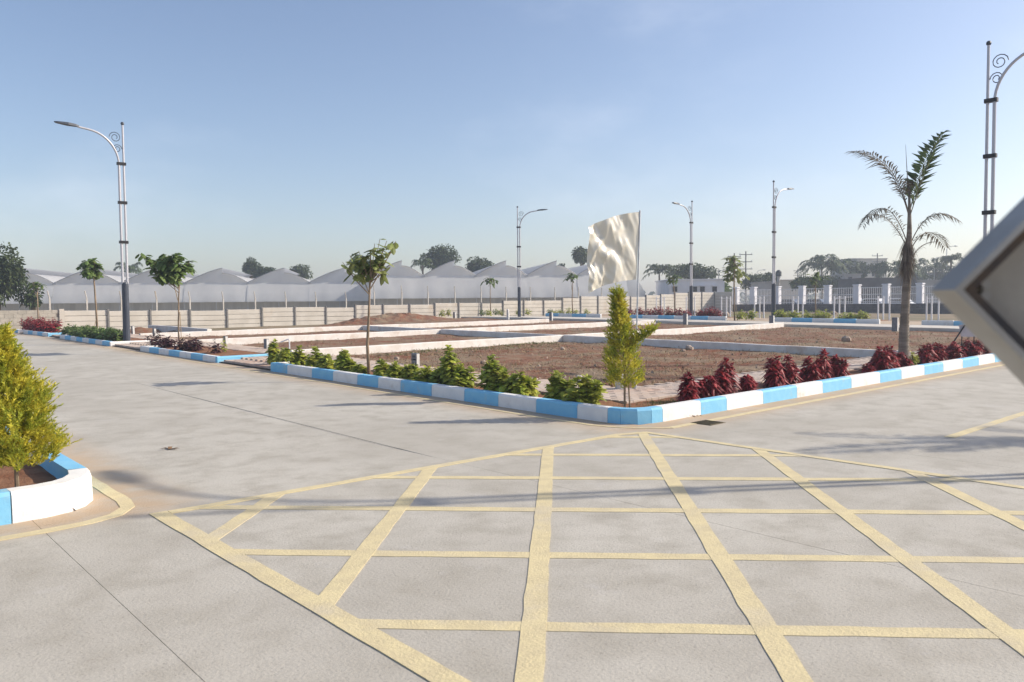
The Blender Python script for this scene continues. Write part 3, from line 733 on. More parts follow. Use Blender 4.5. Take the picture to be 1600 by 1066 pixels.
for px, py, rad, h in gs:
    x = KX + .48; y = yon(px, x) ; y = max(y, 7.45) if px < 900 else y
    lab = GL; grp = 'yellow-green shrubs in the corner bed'
    if px == 704: lab = 'tall thin yellow-green shrub standing above the others near the stone numbered 14'; grp = None
    if px == 425: lab = 'tall narrow yellow-green shrub at the driveway end of the corner bed'; grp = None
    if px == 592: lab = 'small yellow-green shrub right beside the bare trunk of the young tree'; grp = None
    if px == 768: lab = 'tall dense yellow-green shrub, the bulkiest in the middle of the corner bed'; grp = None
    if px == 914: lab = 'bushy yellow-green shrub at the end of the row, next to the golden conifer'; grp = None
    shrub('leafy_shrub', x + random.uniform(-.06, .06), y, Tz(x, y) + .1, rad * .85, h, M['croton'], lab, 'shrub', grp, n=int(110 + 380 * rad), L=.17, W=.095, droop=.45)
rs = [(1070, .17, .45), (1108, .2, .36), (1140, .22, .62), (1170, .15, .28), (1212, .2, .56), (1238, .22, .55), (1264, .17, .48), (1285, .15, .6), (1310, .19, .44), (1356, .13, .18), (1368, .24, .56), (1391, .22, .52), (1410, .2, .34), (1445, .3, .46), (1464, .28, .48), (1488, .28, .46), (1513, .28, .44), (1532, .26, .44), (1562, .26, .44)]
for px, rad, h in rs:
    y = 7.12; x = xon(px, y)
    own = {1070: 'dark red shrub ending the red row beside the small grass patch', 1140: 'tallest dark red shrub of the clump nearest the golden conifer',
           1170: 'low rounded red shrub tucked beside the tallest one near the golden conifer', 1356: 'tiny red shrub, the smallest one, left of the palm trunk', 1410: 'red shrub right at the foot of the young palm trunk'}.get(px)
    shrub('red_shrub', x, y + random.uniform(-.05, .05), Tz(x, y) + .1, rad * .9, h, M['red'], own or 'dark red drooping-leaved shrub in the bed behind the sunlit blue and white kerb', 'shrub', None if own else 'red shrubs in the corner bed', n=int(200 + 640 * rad), L=.17, W=.066, droop=.7)
x = xon(1428, 7.1); shrub('leafy_shrub', x, 7.1, Tz(x, 7.1) + .1, .13, .34, M['croton'], 'small yellow-green shrub between the palm and the red shrubs', 'shrub', None, n=70, L=.1, W=.05)
# low grass patch by the corner
mb = MB()
for i in range(420):
    p = Vector((random.gauss(9.35, .28), random.gauss(7.2, .12), .1)); d = rdir(.4, 1); L_ = random.uniform(.04, .11); s = Vector((random.uniform(-1, 1), random.uniform(-1, 1), 0)).normalized() * .006
    mb.add([p - s, p + s, p + d * L_], [(0, 1, 2)])
tag(mb.build('grass', M['weed']), 'thin green grass patch in the corner bed', 'grass', kind='stuff')
# beds along the road
def pshrub(px, x, rad, h, m, label, group, n=120, L=.16, W=.05, name='red_shrub'):
    y = yon(px, x); return shrub(name, x, y, Tz(x, y) + .1, rad, h, m, label, 'shrub', group, n=n, L=L, W=W)
for px, rad, h in ((246, .36, .52), (260, .26, .36), (292, .38, .5), (301, .3, .4)):
    pshrub(px, 8.55, rad, h, M['purple'], 'dark purple-leaved plant beside the staked tree by the driveway', 'purple plants under the staked tree', 130, .2, .07, 'purple_plant')
pshrub(333, 8.6, .15, .42, M['purple'], 'lone small purple-leaved plant at the end of the staked tree bed', None, 45, .17, .07, 'purple_plant')
pshrub(346, 8.9, .14, .5, M['croton'], 'spindly green seedling beside the lone purple plant', None, 30, .12, .05, 'seedling')
for px in (112, 121, 130, 139, 148, 157, 166, 175):
    pshrub(px, 8.5, .55, .5, M['leafdark'], 'low dark green hedge bush at the foot of the street lamp', 'green hedge bushes round the street lamp', 300, .2, .11, 'hedge_bush')
for px in (43, 50, 57, 66, 73, 80):
    pshrub(px, 8.55, .5, .75, M['red'], 'dark red bush in the bed near the block wall', 'red bushes near the block wall', 230, .2, .08)
pshrub(21, 8.6, .5, .8, M['red'], 'dark red bush alone in the small bed by the block wall', None, 220, .2, .08)

def conifer(x, y, z, H, rad, lean, label, prof, stems, n=520, sp=None):
    t = thing('conifer_shrub', (x, y, z), label, 'shrub'); b = Vector((x, y, z))
    mb = MB()
    for dx, dy, r_ in stems: mb.tube([b + Vector((dx, dy, -.05)), b + Vector((dx * .6, dy * .6, H * .3)), b + Vector((lean[0] * .3, lean[1] * .3, H * .6)), b + Vector((lean[0], lean[1], H * .97))], [r_, r_ * .9, r_ * .6, .004], 6)
    mb.build('stem', M['bark'], t)
    fo = MB()
    for i in range(n):
        if sp and random.random() < sp[3]:
            u = random.random(); c = b + Vector(sp[0]) * u + Vector((0, 0, sp[1] + sp[2] * u)); rr = .10 * (1.1 - u * .7); hz = 0
        else:
            u = random.random(); k = u * (len(prof) - 1); j = min(int(k), len(prof) - 2); rr = rad * (prof[j] + (prof[j + 1] - prof[j]) * (k - j))
            c = b + Vector((lean[0] * u, lean[1] * u, H * (.2 + .78 * u)))
        a = random.uniform(0, 6.28); rr *= .92 + .75 * noise.noise(Vector((math.cos(a) * 1.2 + x, math.sin(a) * 1.2, u * 5.5)))
        q = math.sqrt(random.uniform(.04, 1.0)); p = c + Vector((math.cos(a) * rr * q, math.sin(a) * rr * q, random.uniform(-.03, .03)))
        # one feathery spray: a little twig with needles on both sides
        d = (Vector((math.cos(a), math.sin(a), 0)) * random.uniform(.4, 1.0) + Vector((random.uniform(-.3, .3), random.uniform(-.3, .3), random.uniform(.35, 1.1)))).normalized()
        L_ = random.uniform(.07, .15)
        for k in range(17):
            v = k / 16; pp = p + d * L_ * v; e = (rdir(-.6, .6) * .8 + d * .9).normalized(); ln = random.uniform(.028, .055) * (1.1 - .5 * v); s = e.cross(rdir(-1, 1)).normalized() * .0055
            fo.add([pp - s, pp + s, pp + e * ln], [(0, 1, 2)])
    fo.build('foliage', M['gold'], t)
    return t
r3 = rt0
conifer(8.47, 7.22, .1, 1.66, .27, (-.1 * r3.x, -.1 * r3.y), 'golden feathery conifer shrub on twin stems in the corner bed below the flag',
        [.75, 1.0, .9, .95, .75, .52, .55, .42, .3, .10, .14, .03], [(0, 0, .016), (.06, -.05, .013)], 1500, ((r3.x * .4, r3.y * .4, 0), .85, .28, .13))
conifer(1.19, 7.25, .1, 1.3, .33, (-.12 * r3.x, -.12 * r3.y), 'golden feathery conifer shrub on the island bed beside the road',
        [.7, 1.0, .98, .95, .9, .72, .75, .62, .45, .35, .15, .04], [(0, 0, .017)], 2600)
mb = MB()
for q in range(5):
    p = Vector((.95 + .12 * q, 7.25 + .15 * (q % 3), .09))
    for i in range(14):
        d = rdir(.1, .9); mb.leaf(p, d, d.cross(Vector((0, 0, 1))), .07, .014, .3)
tag(mb.build('weed', M['weed']), 'few small weeds on the red island soil under the golden conifer', 'weed', kind='stuff')

# young broad-leaved trees laid out from the photograph at the distance of their beds
def young_tree(name, base, tp, tips, label, m, D, leafL=.2, per=12, r0=.035, stakes=(), spread=.25, group=None, W=.4):
    t = thing(name, base, label, 'tree', group); b = Vector(base)
    pts = [b + Vector((0, 0, -.05))] + [at(px, py, D) for px, py in tp]; n = len(pts)
    mb = MB(); mb.tube(pts, [r0 * (1 - .5 * i / (n - 1)) for i in range(n)], 8); mb.build('trunk', M['bark'], t, smooth=True)
    br = MB(); lf = MB(); fork = pts[-1]; low = pts[-2]
    for px, py in tips:
        e = at(px, py, D) + fw * random.uniform(-spread, spread)
        s = fork if random.random() < .6 else low + (fork - low) * random.uniform(.3, 1)
        md = (s + e) / 2 + Vector((0, 0, -.04)); br.tube([s, md, e], [r0 * .4, r0 * .28, r0 * .15], 5, False)
        for i in range(per):
            u = random.uniform(.55, 1.0); p = s + (e - s) * u + rdir(-.8, .8) * leafL * .2
            d = rdir(-.6, .55); lf.oval(p, d, d.cross(Vector((random.uniform(-.4, .4), random.uniform(-.4, .4), 1))), leafL * random.uniform(.6, 1.15), leafL * W, .45)
    br.build('branches', M['bark'], t); lf.build('crown', m, t)
    for a, c in stakes:
        mb = MB(); mb.tube([at(a[0], a[1], D * .995), at(c[0], c[1], D)], .012, 5); mb.build('stake', M['stake'], t)
    return t
y = yon(575, 8.45); b = Vector((8.45, y, Tz(8.45, y) + .1)); D = (b - EYEP).dot(fw)
young_tree('young_tree', b, [(574, 540), (576, 500), (577, 470), (578, 442)], [(540, 412), (548, 400), (556, 408), (560, 392), (568, 402), (575, 388), (583, 396), (590, 384), (598, 392), (604, 376), (612, 384), (620, 378), (600, 404), (584, 412), (560, 420), (608, 412), (572, 418), (592, 372)], 'young tree with flat open crown and bare straight trunk in the corner bed', M['leaf'], D, .26, 7, .036, (), .35, None, .5)
mb = MB(); mb.tube([at(573, 480, D), at(577, 472, D), at(578, 446, D), at(577, 438, D)], [.03, .06, .055, .03], 8)
y = yon(280, 8.5); b = Vector((8.5, y, Tz(8.5, y) + .1)); D = (b - EYEP).dot(fw)
young_tree('young_tree', b, [(279, 520), (279, 470), (281, 432)], [(232, 400), (240, 396), (236, 408), (248, 402), (252, 412), (258, 398), (262, 408), (268, 400), (272, 412), (280, 402), (286, 398), (290, 406), (284, 414), (276, 420), (264, 422), (256, 426), (262, 432), (246, 418), (288, 412), (270, 428), (252, 430), (268, 434), (282, 426), (274, 434)], 'dense-crowned young tree tied to a stake in the bed before the driveway', M['leafdark'], D, .27, 24, .03, (((285, 556), (281, 488)), ((278, 470), (264, 412))), .6, None, .5)
y = yon(151, 8.9); b = Vector((8.9, y, Tz(8.9, y) + .1)); D = (b - EYEP).dot(fw)
young_tree('young_tree', b, [(150, 480), (147, 440), (146, 420)], [(127, 412), (132, 406), (138, 408), (143, 404), (150, 410), (153, 413), (133, 420), (140, 424), (146, 420), (151, 422), (136, 428), (144, 430), (150, 428)], 'slender young tree with a small round crown behind the lamp hedge', M['leafdark'], D, .32, 18, .045, (((146, 519), (151, 495)),), .55, None, .5)
y = yon(59, 8.8); b = Vector((8.8, y, Tz(8.8, y) + .1)); D = (b - EYEP).dot(fw)
young_tree('young_tree', b, [(59, 480), (58, 450)], [(47, 444), (50, 440), (54, 441), (60, 440), (63, 444)], 'thin sapling with a tiny tuft of leaves in the red bush bed', M['leafdark'], D, .34, 7, .04, (), .3)
for px, X, tps, lab, per in ((767, 40.6, [(758, 438), (761, 434), (766, 433), (771, 434), (775, 438), (762, 441), (770, 441)], 'sapling with drooping tuft of leaves in front of the greenhouses', 8),
                             (895, 40.6, [(886, 431), (890, 427), (895, 427), (900, 429), (888, 434), (898, 433)], 'thin sapling just beyond the flag in front of the greenhouses', 7),
                             (1055, 45.5, [(1044, 436), (1047, 431), (1052, 430), (1058, 433), (1050, 439), (1055, 440)], 'sapling standing before the white building', 8),
                             (1275, 49, [(1263, 432), (1268, 428), (1275, 426), (1282, 428), (1287, 433), (1270, 434)], 'slim palm-like sapling before the pillared fence', 9)):
    y = yon(px, X); b = Vector((X, y, Tz(X, y) + .1)); D = (b - EYEP).dot(fw)
    young_tree('young_tree', b, [(px - 1, 470), (tps[2][0], tps[2][1] + 6)], tps, lab, M['leafdark'], D, .42, per, .05, (), .4)
X = 41.3; y = yon(1148, X); b = Vector((X, y, Tz(X, y) + .1)); D = (b - EYEP).dot(fw)
young_tree('young_tree', b, [(1147, 470), (1147, 440), (1148, 405)], [(1140, 402), (1147, 398), (1153, 404), (1142, 412), (1150, 414), (1156, 410), (1136, 424), (1142, 428), (1150, 426), (1158, 428), (1162, 434), (1135, 436), (1146, 436), (1155, 438), (1138, 430)], 'airy young tree with two leaf tiers beside the end of the panel wall', M['leaf'], D, .4, 13, .05, (((1152, 503), (1148, 450)),), .6)

# ------------------------------------------------------------------ palms
def frond(fr, ra, p0, p1, p2, n=34, L=.42, W=.03, droop=.35, plume=.0, r=.012):
    p0, p1, p2 = Vector(p0), Vector(p1), Vector(p2); pts = []
    for i in range(n + 1):
        u = i / n; pts.append(p0 * (1 - u) ** 2 + p1 * 2 * u * (1 - u) + p2 * u * u)
    ra.tube(pts, [r * (1 - .8 * i / n) for i in range(n + 1)], 5, False)
    for i in range(int(n * .16), n + 1):
        u = i / n; d = (pts[min(i + 1, n)] - pts[max(i - 1, 0)]).normalized()
        s0 = d.cross(Vector((0, 0, 1)))
        if s0.length < .05: s0 = d.cross(fw)
        s0.normalize(); upv = s0.cross(d)
        for sg in (-1, 1):
            ll = L * (math.sin(math.pi * (.12 + .80 * u)) ** .7) * random.uniform(.75, 1.1)
            e = (s0 * sg * random.uniform(.7, 1) + d * random.uniform(.5, .9) + upv * random.uniform(-.1, .35 + plume)).normalized()
            fr.leaf(pts[i], e, d, ll, W, droop * random.uniform(.5, 1.5))
def palm(base, label, D, shift=None):
    b = Vector(base); t = thing('palm_tree', b, label, 'palm tree')
    off = Vector((0, 0, 0)) if shift is None else Vector(shift)
    A = lambda px, py, dd=0.0: at(px, py, D + dd) + off
    mb = MB(); pts = [b + Vector((0, 0, -.05)), A(1412, 545), A(1413, 510), A(1415, 470), A(1417, 440), A(1419, 400), A(1421, 360), A(1421, 320), A(1420, 284)]
    mb.tube(pts, [.12, .105, .095, .085, .085, .075, .05, .03, .012], 10); mb.build('trunk', M['palmbark'], t, smooth=True)
    rg = MB()
    for i in range(26):
        u = i / 26; k = u * 4; j = int(k); p = pts[j] + (pts[j + 1] - pts[j]) * (k - j); rad = .112 - .03 * u
        rg.tube([p, p + Vector((0, 0, .02))], rad + .006, 10)
    rg.build('leaf_scar_rings', M['palmbark'], t)
    ra = MB()
    for kind, q0, q1, q2, nn, ll, ww, dr, pm in (
            (0, (1421, 335), (1436, 255, .1), (1474, 208, .35), 52, .48, .07, .2, .2), (0, (1421, 340), (1440, 280, -.2), (1468, 215, -.35), 40, .42, .07, .2, 0),
            (1, (1420, 335), (1398, 236, -.1), (1331, 237, -.4), 54, .44, .036, .35, 0), (1, (1420, 338), (1398, 250, .25), (1345, 240, .8), 36, .36, .03, .35, 0),
            (1, (1419, 385), (1388, 286, -.2), (1348, 352, -.6), 42, .36, .024, .5, 0), (1, (1419, 390), (1385, 318, .3), (1352, 340, .8), 36, .32, .024, .5, 0),
            (1, (1424, 378), (1452, 312, -.2), (1498, 345, -.5), 42, .34, .024, .5, 0), (1, (1424, 388), (1450, 340, .3), (1477, 386, .6), 36, .32, .024, .55, 0),
            (1, (1421, 410), (1437, 375, -.3), (1468, 378, -.6), 22, .14, .012, .4, 0)):
        fr = MB(); rb = MB(); frond(fr, rb, A(*q0), A(*q1), A(*q2), nn, ll, ww, dr, pm)
        f_ = fr.build('dry_frond' if kind else 'green_frond', M['palmdry'] if kind else M['palmleaf'], t)
        f_['kind'] = 'stuff'; rib = rb.build('frond_rib', M['fibre'], f_); rib.matrix_parent_inverse = Matrix.Identity(4); rib.location = (0, 0, 0)
    ra.tube([A(1419, 300), A(1415, 226)], [.012, .003], 5)
    ra.build('spear_leaf', M['fibre'], t)
    sk = MB()
    for i in range(240):
        z_ = random.uniform(0, 1); py = 372 + 50 * z_ ** 1.4; a = random.uniform(0, 6.28); rr = .06
        p = A(1419 - 3 * z_, py) + Vector((math.cos(a), math.sin(a), 0)) * rr; L_ = random.uniform(.2, .55)
        d = Vector((math.cos(a) * random.uniform(.1, .5), math.sin(a) * random.uniform(.1, .5), -1)).normalized(); sk.leaf(p, d, Vector((-math.sin(a), math.cos(a), 0)), L_, .018, .1)
    for i in range(70):
        p = A(1418, 285) + rdir(-1, 1) * random.uniform(.02, .16); d = rdir(-1, .3); sk.leaf(p, d, rdir(-1, 1), random.uniform(.1, .3), .016, .6)
    sk.build('dead_leaf_skirt', M['fibre'], t)['kind'] = 'stuff'
    return t
yP = 7.25; xP = xon(1412, yP); bP = Vector((xP, yP, Tz(xP, yP) + .1)); DP = (bP - EYEP).dot(fw)
palm(bP, 'young palm with one green plume and drying fronds among the red shrubs', DP)
b2 = Vector((15.0, -.5, Tz(15, 0) + .1))
palm(b2, 'young palm on the opposite verge, its shadow falling on the road', DP, b2 - bP)

# ------------------------------------------------------------------ flag
yF = 8.5; xF = xon(992, yF); zF = Tz(xF, yF) + .1; bF = Vector((xF, yF, zF)); DF = (bF - EYEP).dot(fw)
fl = thing('flag', bF, 'cream satin flag on a thin steel pole at the plot corner', 'flag')
mb = MB(); top = at(1000, 329, DF); mb.tube([bF, (bF + top) / 2, top], .014, 8); mb.build('pole', M['galv'], fl)
mb = MB(); mb.tube([bF - Vector((0, 0, .1)), bF + Vector((0, 0, .25))], .03, 8); mb.build('pole_socket', M['galv'], fl)
nu, nv = 56, 64; mb = MB(); dl = (-rt0 * .92 - fw * .38).normalized(); nrm = Vector((dl.y, -dl.x, 0))
if nrm.dot(fw) > 0: nrm = -nrm
for i in range(nu + 1):
    u = i / nu
    for j in range(nv + 1):
        v = j / nv
        # hoist runs down the pole; the fly sags and its lower corner drops
        topz = at(1000, 331, DF); botz = at(994, 437, DF)
        h = topz + (botz - topz) * v
        wdt = .98
        sag = -.30 * u + .05 * math.sin(u * 3.1) - .02 * u * math.sin(v * 3)
        p = h + dl * (wdt * u * (1 - .05 * v)) + Vector((0, 0, sag + (.12 * u * v)))
        p += Vector((0, 0, -.06 * u * v))
        th = math.atan2(v + .10 * (1 - u), u + .02); rr = math.hypot(u, v)
        q1 = noise.noise(Vector((u * 2.1, v * 2.1, 1))); q2 = noise.noise(Vector((u * 5.2 + v * 2.0, v * 3.0 - u * 2.5, 4)))
        f_ = (.055 * u ** .6) * math.sin((u * .95 + v * .75) * 13 + 3.2 * q1) * (.6 + .5 * q2)
        f_ += .045 * u * (1 - 2 * abs(noise.noise(Vector((u * 3.4 - v * 1.6, (u + v) * 1.9, 9)))))
        f_ += .020 * u ** .4 * (1 - 2 * abs(noise.noise(Vector(((u + v * .7) * 7.5, (v - u) * 2.2, 13)))))
        mb.v.append(tuple(p + nrm * f_))
for i in range(nu):
    for j in range(nv): mb.f.append((i * (nv + 1) + j, (i + 1) * (nv + 1) + j, (i + 1) * (nv + 1) + j + 1, i * (nv + 1) + j + 1))
mb.build('cloth', M['satin'], fl, smooth=True)

# ------------------------------------------------------------------ plot markers
def marker(x, y, label, h=.42, lean=0.0, text=None, wd=.2, th=.085, group='plot marker stones', m='granite'):
    z = soilz(x, y) - .08; b = Vector((x, y, z)); t = thing('marker_stone', b, label, 'marker stone', group)
    mb = MB(); mb.bevbox(x - th / 2, x + th / 2, y - wd / 2, y + wd / 2, z, z + h + .08, .014)
    mb.v = [(v[0], v[1] + (v[2] - z) * lean, v[2]) for v in mb.v]; mb.build('stone', M[m], t)
    # narrow side facing the road, sunlight on it painted as white
    mb = MB(); e = y - wd / 2 - .003; mb.add([(x - th / 2 + .004, e, z), (x + th / 2 - .004, e, z), (x + th / 2 - .004, e, z + h + .064), (x - th / 2 + .004, e, z + h + .064)], [(0, 1, 2, 3)])
    mb.v = [(v[0], v[1] + (v[2] - z) * lean, v[2]) for v in mb.v]; mb.build('sunlit_side', M['paintwhite'], t)
    if text:
        for s, sz, dz in text:
            cu = bpy.data.curves.new('lettering', 'FONT'); cu.body = s; cu.size = sz; cu.align_x = 'CENTER'; cu.extrude = .001; cu.offset = .0012
            tmp = bpy.data.objects.new('tmp', cu); COL.objects.link(tmp); dg = bpy.context.evaluated_depsgraph_get(); dg.update()
            me = bpy.data.meshes.new_from_object(tmp.evaluated_get(dg)); bpy.data.objects.remove(tmp)
            me.materials.clear(); me.materials.append(M['ink'])
            o = bpy.data.objects.new('lettering', me); COL.objects.link(o); o.parent = t
            o.location = (-th / 2 - .002, 0, dz); o.rotation_euler = (R(90), 0, R(-90))
    return t
xm = 10.45; ym = yon(648, xm)
marker(xm, ym, 'grey stone marker lettered with plot number 14 beside the path', .45, 0, [('SITE', .065, .43), ('NUMBER', .05, .365), ('14', .13, .225)], group=None, wd=.21)
for px, X, lab, ln, h in ((415, 10.5, 'upright grey marker stone where the first long low wall meets the path', 0, .46), (352, 10.6, 'leaning dark marker stone behind the lone purple plant', .12, .44),
                          (240, 10.6, 'pale marker stone between the street lamp and the staked tree', 0, .5), (207, 10.6, 'narrow dark marker stone right beside the street lamp', .1, .5),
                          (131, 10.6, 'grey marker stone behind the sapling at the lamp hedge', 0, .5), (119, 10.6, 'dark marker stone behind the lamp hedge', .05, .55),
                          (861, 36.7, 'grey marker stone at the back walk in front of the greenhouses', 0, .55), (710, 36.7, 'small grey marker stone on the soil mound by the boundary wall', 0, .5),
                          (1071, 36.7, 'broad grey marker stone at the back walk in front of the red bushes', 0, .62), (1206, 36.9, 'white-edged marker stone at the far end of the long low wall', 0, .6),
                          (1399, 35.6, 'large grey marker stone behind the palm trunk', 0, .6)):
    marker(X, yon(px, X), lab, h, ln, wd=.24 if X > 20 else .2, th=.11 if X > 20 else .085, group=None)
# white standpipe at the corner of the staked plot
x = 10.6; y = yon(451, x); b = Vector((x, y, soilz(x, y))); t = thing('standpipe', b, 'thin white water pipe bent into an inverted L beside the green shrubs', 'pipe')
mb = MB(); D = (b - EYEP).dot(fw); mb.tube([b, at(452, 531, D), at(451, 530, D), at(438, 535, D)], .02, 6); mb.build('pipe', M['steelwhite'], t)
x = 36.5; y = yon(793, x); b = Vector((x, y, soilz(x, y) - .05)); t = thing('broken_post', b, 'white broken concrete post leaning at the back walk', 'post')
mb = MB(); mb.extrude([(-.09, 0), (-.06, .75), (.08, .8), (.1, 0)], b + Vector((-.05, -.06, 0)), b + Vector((.05, -.02, 0)), Vector((-.3, 1, 0)).normalized()); mb.build('stub', M['paintwhite'], t)
# pipe stub, rubble and a steel can at the corner of the plot
def rock(x, y, z, r, label, m='rock', grp=None, cat='stone', name='stone'):
    mb = MB(); mb.sphere((x, y, z + r * .4), r, 7, 5, .7); mb.v = [tuple(Vector(v) + Vector((1, 1, 1)) * (.35 * r * noise.noise(Vector(v) * (2.2 / r)))) for v in mb.v]
    return tag(mb.build(name, M[m]), label, cat, grp)
p = gnd(905, 599, .0); t = thing('pipe_stub', (p.x, p.y, soilz(p.x, p.y) - .05), 'short grey pipe stub sticking out of the soil near the golden conifer', 'pipe')
mb = MB(); z = soilz(p.x, p.y); mb.tube([(p.x, p.y, z - .05), (p.x, p.y, z + .2), (p.x, p.y, z + .215), (p.x, p.y, z + .14)], [.062, .062, .048, .048], 12); mb.build('pipe', M['panel'], t)
for i in range(16):
    q = gnd(random.uniform(888, 965), random.uniform(593, 606)); q = (q.x, q.y)
    if q[0] > 10.25 and q[1] > 8.8: rock(q[0], q[1], soilz(*q), random.uniform(.03, .075), 'reddish earth clod in the rubble beside the pipe stub', 'soil', 'clods beside the pipe stub', 'clod', 'earth_clod')
pc = Vector((xF, yF, 0)) - rt0 * .26; z = Tz(pc.x, pc.y) + .1
t = thing('steel_can', (pc.x, pc.y, z), 'shiny steel canister hanging behind the golden conifer beside the flagpole', 'canister')
mb = MB(); mb.tube([(pc.x, pc.y, z), (pc.x, pc.y, z + .3), (pc.x, pc.y, z + .34), (pc.x, pc.y, z + .42)], [.075, .075, .04, .035], 14); mb.build('body', M['galv'], t, smooth=False)
mb = MB(); mb.tube([(pc.x, pc.y, z + .2), (pc.x, pc.y, z + .215)], .078, 14); mb.build('band', M['black'], t)
for px, py, r_, lab in ((1077, 546, .14, 'pale stone lying on the soil just below the dark low wall'), (1068, 549, .07, 'small pale stone beside the bigger one under the dark low wall'), (755, 568, .08, 'dark red clod lying in the middle of plot 14'), (879, 546, .08, 'small dark clod near the first long low wall'), (1322, 533, .18, 'brown rock lying in the plot left of the palm'), (620, 562, .08, 'brown stone at the foot of the whitewashed wall by the trunk')):
    p = gnd(px, py, -.04); rock(p.x, p.y, soilz(p.x, p.y), r_, lab)
# drain grate, cracked edge and a fallen leaf on the road
c = gnd(1106, 661); t = thing('drain_grate', (c.x, c.y, Tz(c.x, c.y)), 'rusty square drain cover in the road by the white kerb', 'drain cover')
mb = MB(); mb.bevbox(c.x - .17, c.x + .17, c.y - .16, c.y + .16, Tz(c.x, c.y) - .01, Tz(c.x, c.y) + .006, .003); mb.build('cover', M['grate'], t)
for i in range(6):
    mb = MB(); xx = c.x - .14 + i * .056; mb.box(xx - .008, xx + .008, c.y - .14, c.y + .14, Tz(c.x, c.y) + .006, Tz(c.x, c.y) + .012); mb.build('bar', M['grate'], t)
mb = MB(); p = gnd(1082, 651)
for i in range(22):
    q = p + Vector((random.uniform(-.12, .12), random.uniform(-.04, .04), random.uniform(0, .02))); d = rdir(-.1, .6); mb.leaf(q, d, rdir(), random.uniform(.04, .09), .012, .4)
tag(mb.build('leaf_litter', M['dryleaf']), 'tiny heap of dark leaf litter against the white kerb', 'litter', kind='stuff')
p = gnd(262, 703); mb = MB()
for i in range(5): mb.leaf(p + Vector((random.uniform(-.03, .03), random.uniform(-.03, .03), .008)), rdir(-.05, .2), Vector((0, 0, 1)).cross(rdir()), .11, .05, .05)
tag(mb.build('fallen_leaf', M['dryleaf']), 'brown fallen leaf lying alone on the concrete road', 'leaf')
# dry grass, straw and weeds on the plots
mb = MB()
for i in range(52000):
    x = 10.2 + 27 * random.random() ** 1.5; y = 8.8 + 12.3 * random.random() ** 1.2 if random.random() < .68 else random.uniform(21.5, 44)
    if noise.noise(Vector((x * .45, y * .45, 11))) < random.uniform(-.45, .25): continue
    p = Vector((x, y, soilz(x, y) + .004))
    d = rdir(.0, .8); L_ = random.uniform(.04, .13); s = Vector((-d.y, d.x, random.uniform(-.5, .5))).normalized() * random.uniform(.004, .010); mb.add([p - s, p + s, p + d * L_ + s * .3, p + d * L_ - s * .3], [(0, 1, 2, 3)])
tag(mb.build('dry_grass', M['straw']), 'scattered dry grass and straw over the bare plots', 'dry grass', kind='stuff')
mb = MB()
for i in range(2600):
    if i % 3: x = random.uniform(10.4, 20); y = W3 - .25 - abs(random.gauss(0, .9))
    else: x, y = random.uniform(10.3, 30), random.uniform(9, 30)
    if y < 8.8 or noise.noise(Vector((x * .7, y * .7, 3))) < -.05: continue
    p = Vector((x, y, soilz(x, y))); d = rdir(.3, 1); mb.leaf(p, d, rdir(), random.uniform(.05, .16), .02, .3)
tag(mb.build('weeds', M['weed']), 'sparse green weeds along the foot of the low walls', 'weeds', kind='stuff')
mb = MB()
for i in range(9000):
    x = 10.2 + 26 * random.random() ** 1.4; y = 8.8 + 35 * random.random() ** 1.6; r_ = random.uniform(.008, .022) if random.random() < .93 else random.uniform(.03, .06); p = Vector((x, y, soilz(x, y)))
    v = [p + rdir(-.2, 1) * r_ for k in range(4)]; mb.add(v + [p + Vector((0, 0, r_ * 1.2))], [(0, 1, 4), (1, 2, 4), (2, 3, 4), (3, 0, 4)])
tag(mb.build('pebbles', M['rock']), 'small pebbles and crumbs of earth strewn over the plots', 'pebbles', kind='stuff')

# ------------------------------------------------------------------ board under the sign, with the dry shrub
pB = gnd(1507, 545, .1); z = Tz(pB.x, pB.y) + .1; t = thing('easel_board', (pB.x, pB.y, z), 'grey board propped on black legs beyond the red shrubs', 'board')
DB = (Vector((pB.x, pB.y, z)) - EYEP).dot(fw); A = lambda px, py, dd=0: at(px, py, DB + dd)
mb = MB(); q = [A(1499, 508), A(1570, 500), A(1570, 528), A(1502, 526)]; mb.add(q + [p + fw * .03 for p in q], [(0, 1, 2, 3), (7, 6, 5, 4), (0, 4, 5, 1), (1, 5, 6, 2), (2, 6, 7, 3), (3, 7, 4, 0)]); mb.build('panel', M['boardgrey'], t)
for a, c in (((1482, 546), (1508, 508)), ((1521, 547), (1522, 526)), ((1502, 545), (1503, 526)), ((1560, 545), (1560, 526))):
    mb = MB(); mb.tube([A(*a, -.02), A(*c, -.02)], .022 if a[0] == 1482 else .014, 6); mb.build('leg', M['black'], t)
for px, hh in ((1511, .32), (1529, .3)):
    p = at(px, 546, DB + .15); shrub('dry_shrub', p.x, p.y, z - .02, .2, hh, M['rust'], 'rusty brown drooping shrub under the grey board', 'shrub', 'brown shrubs under the board', n=150, L=.24, W=.03, droop=1.0)

